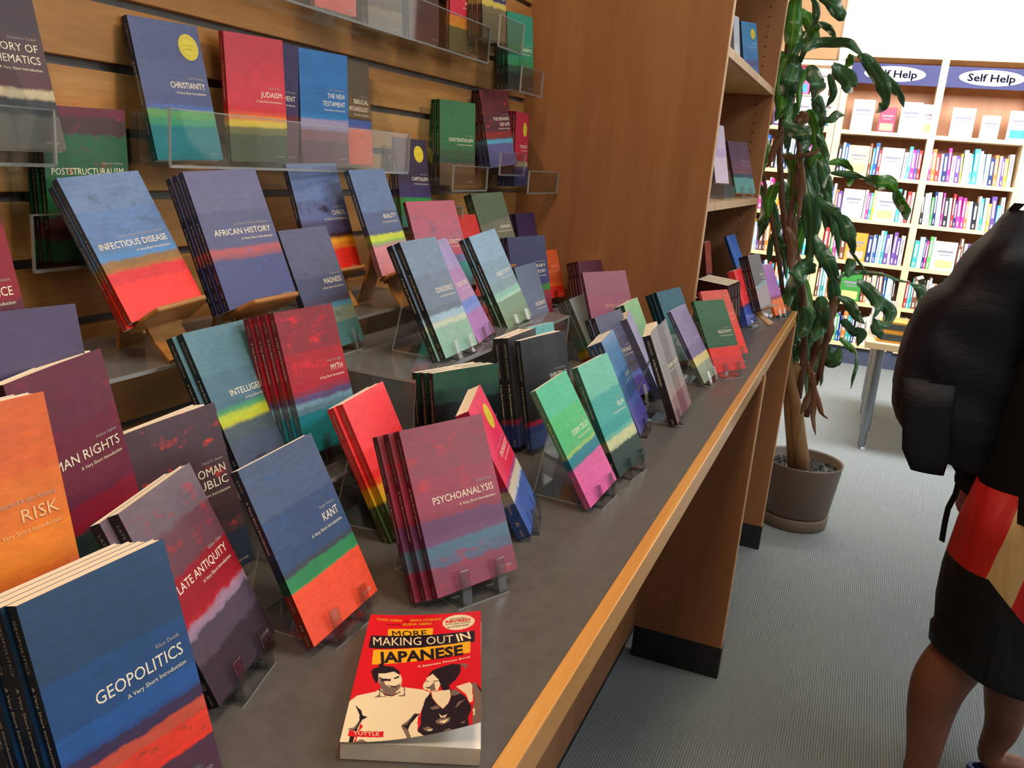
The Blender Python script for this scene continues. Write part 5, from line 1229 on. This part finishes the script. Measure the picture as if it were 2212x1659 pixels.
def ell(cx, cy, z, rx, ry, n=28, tilt=0.0, wob=0.0, ph=0):
    return [V((cx + rx * math.cos(a) * (1 + wob * math.sin(5 * a + ph)), cy + ry * math.sin(a) * (1 + wob * math.sin(5 * a + ph)), z + tilt * math.sin(a))) - R0 for a in [k * 2 * math.pi / n for k in range(n)]]
# head with face, ears and hair
mb = MB(); mb.loft([ell(2.03, -.515, z, rx, ry) for z, rx, ry in ((1.50, .045, .052), (1.53, .060, .074), (1.57, .070, .088), (1.62, .076, .095), (1.67, .073, .094), (1.71, .055, .072), (1.73, .02, .03))])
hd = mb.build('head', SKIN, pe, smooth=True); hd.modifiers.new('sub', 'SUBSURF').render_levels = 1
mb = MB(); mb.loft([ell(2.03, -.600, z, rx, ry, 12) for z, rx, ry in ((1.586, .006, .008), (1.592, .013, .020), (1.600, .013, .026), (1.62, .009, .018), (1.642, .006, .010), (1.650, .002, .004))]); mb.build('nose', SKIN, hd, smooth=True)
EY = plain('eye_white', 'ece8e0', .3); LIP = plain('lip', '6c3430', .5); HAIR = plain('black_hair', '14100e', .6, var=.3)
for s in (-1, 1):
    mb = MB(); mb.loft([ell(2.03 + s * .03, -.598, z, r_ * 1.4, r_, 12) for z, r_ in ((1.625, .001), (1.628, .006), (1.633, .007), (1.638, .001))]); mb.build('eye', EY, hd, smooth=True)
    mb = MB(); mb.loft([ell(2.03 + s * .077, -.505, z, .008, r_, 10) for z, r_ in ((1.59, .006), (1.61, .016), (1.635, .018), (1.65, .008))]); mb.build('ear', SKIN, hd, smooth=True)
mb = MB(); mb.loft([ell(2.03, -.601, z, rx, .008, 12) for z, rx in ((1.560, .010), (1.565, .022), (1.571, .020), (1.575, .008))]); mb.build('mouth', LIP, hd, smooth=True)
mb = MB(); mb.loft([ell(2.03, cy, z, rx, ry) for z, cy, rx, ry in ((1.59, -.460, .066, .045), (1.63, -.485, .081, .074), (1.67, -.500, .082, .090), (1.71, -.508, .068, .088), (1.742, -.512, .040, .055), (1.748, -.512, .01, .01))]); mb.build('hair', HAIR, pe, smooth=True)
# shirt
SHIRT = plain('dark_olive_cotton', '12110e', .85, .15, var=.3, scale=8)
mb = MB(); mb.loft([ell(2.03, cy, z, rx, ry, 36, 0, .02, z * 9) for z, cy, rx, ry in ((.75, -.455, .228, .186), (.82, -.455, .226, .184), (.98, -.46, .215, .172), (1.10, -.465, .185, .145), (1.28, -.47, .20, .150), (1.37, -.475, .17, .12), (1.42, -.48, .085, .08))], False)
sh_ = mb.build('shirt', SHIRT, pe, smooth=True)
for s, x in (('r', 1), ('l', -1)):
    a, b = J['sh' + s][0] - R0, J['el' + s][0] - R0
    mb = MB(); mb.tube([a + V((.03 * x, 0, .03)), a, a.lerp(b, .55), a.lerp(b, .85)], [.07, .075, .068, .070], 18, cap=False); mb.build('sleeve', SHIRT, pe, smooth=True)
# shorts
t = NT('red_gold_black_sports_cloth'); co = t.coord(); sx = t.t.nodes.new('ShaderNodeSeparateXYZ'); t.l(co, sx.inputs[0]); y_, z_ = sx.outputs[1], sx.outputs[2]
wob = t.math('MULTIPLY', t.math('SUBTRACT', t.noise(co, 6, 2), .5), .02)
def line_mask(y0, z0, y1, z1):   # >0 where y is smaller (toward the front) than the line
    k = (y1 - y0) / (z1 - z0)
    return t.math('SUBTRACT', t.math('ADD', t.math('MULTIPLY', t.math('SUBTRACT', z_, z0), k), y0), t.math('ADD', y_, wob))
g1 = t.math('MULTIPLY', line_mask(.090, .79, .120, .62), 900, True); g2 = t.math('MULTIPLY', line_mask(.035, .79, .072, .57), 900, True)
blk = t.math('MULTIPLY', t.math('SUBTRACT', t.math('ADD', .628, t.math('MULTIPLY', t.math('MINIMUM', t.math('SUBTRACT', y_, .115), 0), .95)), z_), 900, True)
col = t.mix(g2, t.mix(g1, 'b01c18', 'b89868'), 'b01c18'); col = t.mix(blk, col, '0c0a0e')
fo_ = t.noise(t.mapping(co, (5, 5, 1.6)), 2.5, 2, .4, 1.0)
bq = t.bsdf(col, .55, .3, bump=fo_, bstr=.9)
for nd in t.t.nodes:
    if nd.type == 'BUMP': nd.inputs['Distance'].default_value = .018
SHM_ = t.m
mb = MB()
mb.loft([ell(2.03, cy, z, rx, ry, 40, 0, .015, z * 14) for z, cy, rx, ry in ((.98, -.455, .19, .15), (.88, -.45, .205, .165), (.78, -.447, .21, .172), (.70, -.445, .212, .170))], False)
for sgn, x0, c0 in ((1, 1.925, -.398), (-1, 2.14, -.49)):
    mb.loft([ell(x0, cy, z, rx, ry, 30, tl, .035, z * 11 + sgn) for z, cy, rx, ry, tl in ((.80, -.44, .108, .155, 0), (.70, (-.44 + c0) / 2, .112, .146, 0), (.60, c0, .115, .132, 0), (.52, c0, .118, .130, .01), (.455, c0, .117, .124, .02), (.445, c0 + .0, .118, .130, .02), (.405, c0, .118, .128, .03))], False)
so = mb.build('shorts', SHM_, pe, smooth=True); so.modifiers.new('thick', 'SOLIDIFY').thickness = .003
SAN = plain('blue_rubber_slide', '3a4a8c', .5, .4, var=.05)
for s, q in (('r', a_), ('l', b_)):
    x = 1.915 if s == 'r' else 2.14
    mb = MB(); P = []
    for k in range(24):
        a = k * math.pi / 12; yy = math.sin(a); P.append(V((x + (.044 + .006 * (-yy)) * math.cos(a), q.y - .085 + .140 * yy, .002)) - R0)
    mb.prism(P, (0, 0, .016)); 
    mb.loft([[p.lerp(V((x, q.y - .085, p.z + R0.z)) - R0, f) + V((0, 0, h)) for p in P] for f, h in ((0, .016), (0, .026), (.08, .026), (.10, .015))], False)
    mb.build('slide_sandal', SAN, pe, bevel=.002)
    mb = MB(); mb.strip([V((x - .05, q.y - .17, .01)) - R0, V((x - .046, q.y - .16, .055)) - R0, V((x, q.y - .155, .078)) - R0, V((x + .046, q.y - .16, .055)) - R0, V((x + .05, q.y - .17, .01)) - R0], (0, .06, 0), .004); mb.build('sandal_strap', SAN, pe)

# backpack
BP0 = V((2.04, -.27, 0))
bp = empty('backpack', BP0 + V((0, 0, .75)), 'bulging black backpack with dangling straps on the person at the right edge', 'backpack')
tb = NT('black_nylon'); cb_ = tb.coord(); nb_ = tb.noise(tb.mapping(cb_, (5, 5, 14)), 2.5, 5, .6, 1.0); tb.bsdf(tb.ramp(nb_, [(.3, '0c0c16'), (.7, '181826')]), .55, .3, bump=nb_, bstr=1.0); BPM = tb.m; BPD = plain('black_webbing', '0a0a0c', .7, .2)
O = V(bp.location)
cont = [(2180, 452), (2142, 502), (2105, 535), (2070, 580), (2048, 613), (2012, 626), (1985, 662), (1964, 702), (1951, 740), (1940, 790), (1930, 830), (1928, 870), (1938, 900), (1962, 935), (1996, 957), (2053, 988), (2119, 1006)]
ct = [at(a, b, 'x', 2.03) for a, b in cont]
def ysil(z):
    z = min(max(z, ct[-1].z), ct[0].z)
    for i in range(len(ct) - 1):
        if ct[i].z >= z >= ct[i + 1].z: return ct[i].y + (ct[i + 1].y - ct[i].y) * (ct[i].z - z) / max(1e-6, ct[i].z - ct[i + 1].z)
    return ct[-1].y
rings = []; zt_, zb_ = ct[0].z, ct[-1].z; N = 26
for i in range(N + 1):
    f = i / N; z = zt_ + (zb_ - zt_) * f; yo = ysil(z); yi = -.335
    e = math.sin(math.pi * min(.5, .10 + f * 2.2)) if f < .2 else (1 if f < .85 else 1 - (f - .85) * 1.6)
    rx = .150 * e; n = 40; ring = []
    for k in range(n):
        a = k * 2 * math.pi / n; c, s = math.cos(a), math.sin(a); p = .62
        X = rx * math.copysign(abs(c) ** p, c); Yc = (yo + yi) / 2; Y = Yc + (yo - yi) / 2 * math.copysign(abs(s) ** p, s)
        wr = .004 * math.sin(z * 60 + a * 3) + .003 * math.sin(a * 7 + z * 25)
        ring.append(V((2.04 + X + wr * c, Y + wr * s * .4, z)) - O)
    rings.append(ring)
mb = MB(); mb.loft(rings); bb = mb.build('main_compartment', BPM, bp, smooth=True)
def bag(name, z0, z1, x0, x1, yoff, dep):
    rg_ = []
    for i in range(11):
        f = i / 10; z = z1 + (z0 - z1) * f; e = math.sin(math.pi * (.08 + .84 * f)) ** .35; yo = ysil(z) + yoff; n = 24; xc = (x0 + x1) / 2
        rg_.append([V((xc + (x1 - x0) / 2 * e * math.copysign(abs(math.cos(a)) ** .6, math.cos(a)), yo - dep / 2 + dep / 2 * e * math.copysign(abs(math.sin(a)) ** .6, math.sin(a)), z)) - O for a in [k * 2 * math.pi / n for k in range(n)]])
    mb = MB(); mb.loft(rg_); return mb.build(name, BPM, bp, smooth=True)
bag('front_pocket', .86, 1.12, 1.93, 2.15, .003, .05)
mb = MB(); mb.loft([[V((1.888 + .012 * math.cos(a) * w2, -.185 + dy + .045 * math.sin(a) * w2, z)) - O for a in [k * math.pi / 9 for k in range(18)]] for z, w2, dy in ((.80, .7, -.01), (.84, 1, 0), (.93, 1.05, .012), (.985, 1.15, .02))], False); sp_ = mb.build('side_pocket', BPM, bp, smooth=True); sp_.modifiers.new('t', 'SOLIDIFY').thickness = .002
def strap(name, px, x, wd_, th=.003):
    P = [at(a, b, 'x', x) - O for a, b in px]
    mb = MB(); mb.strip(P, V((wd_, wd_ * .8, 0)), th); mb.build(name, BPD, bp)
strap('dangling_strap', [(2060, 985), (2062, 1005), (2078, 1030), (2068, 1070), (2052, 1100), (2045, 1130), (2038, 1172)], 1.92, .010)
strap('dangling_strap', [(2064, 990), (2080, 1012), (2095, 1020), (2110, 1012)], 1.92, .009)
strap('haul_loop', [(2212, 440), (2200, 452), (2198, 466), (2206, 478), (2220, 478)], 2.0, .018)
for s in (-1, 1):
    x = 2.03 + s * .10
    mb = MB(); mb.strip([V(q) - O for q in ((x, -.335, 1.30), (x, -.37, 1.40), (x, -.44, 1.452), (x, -.53, 1.435), (x, -.60, 1.37), (x, -.628, 1.28), (x, -.625, 1.16), (x + s * .07, -.60, 1.06), (x + s * .115, -.48, .98), (x + s * .09, -.345, .94))], (.05, 0, 0), .010); mb.build('shoulder_strap', BPD, bp)
mb = MB(); mb.tube([at(1965, 937, 'x', 1.93) - O, at(1966, 960, 'x', 1.93) - O, at(1962, 978, 'x', 1.93) - O, at(1954, 988, 'x', 1.93) - O], .0006, 5); mb.build('loose_thread', BPD, bp)
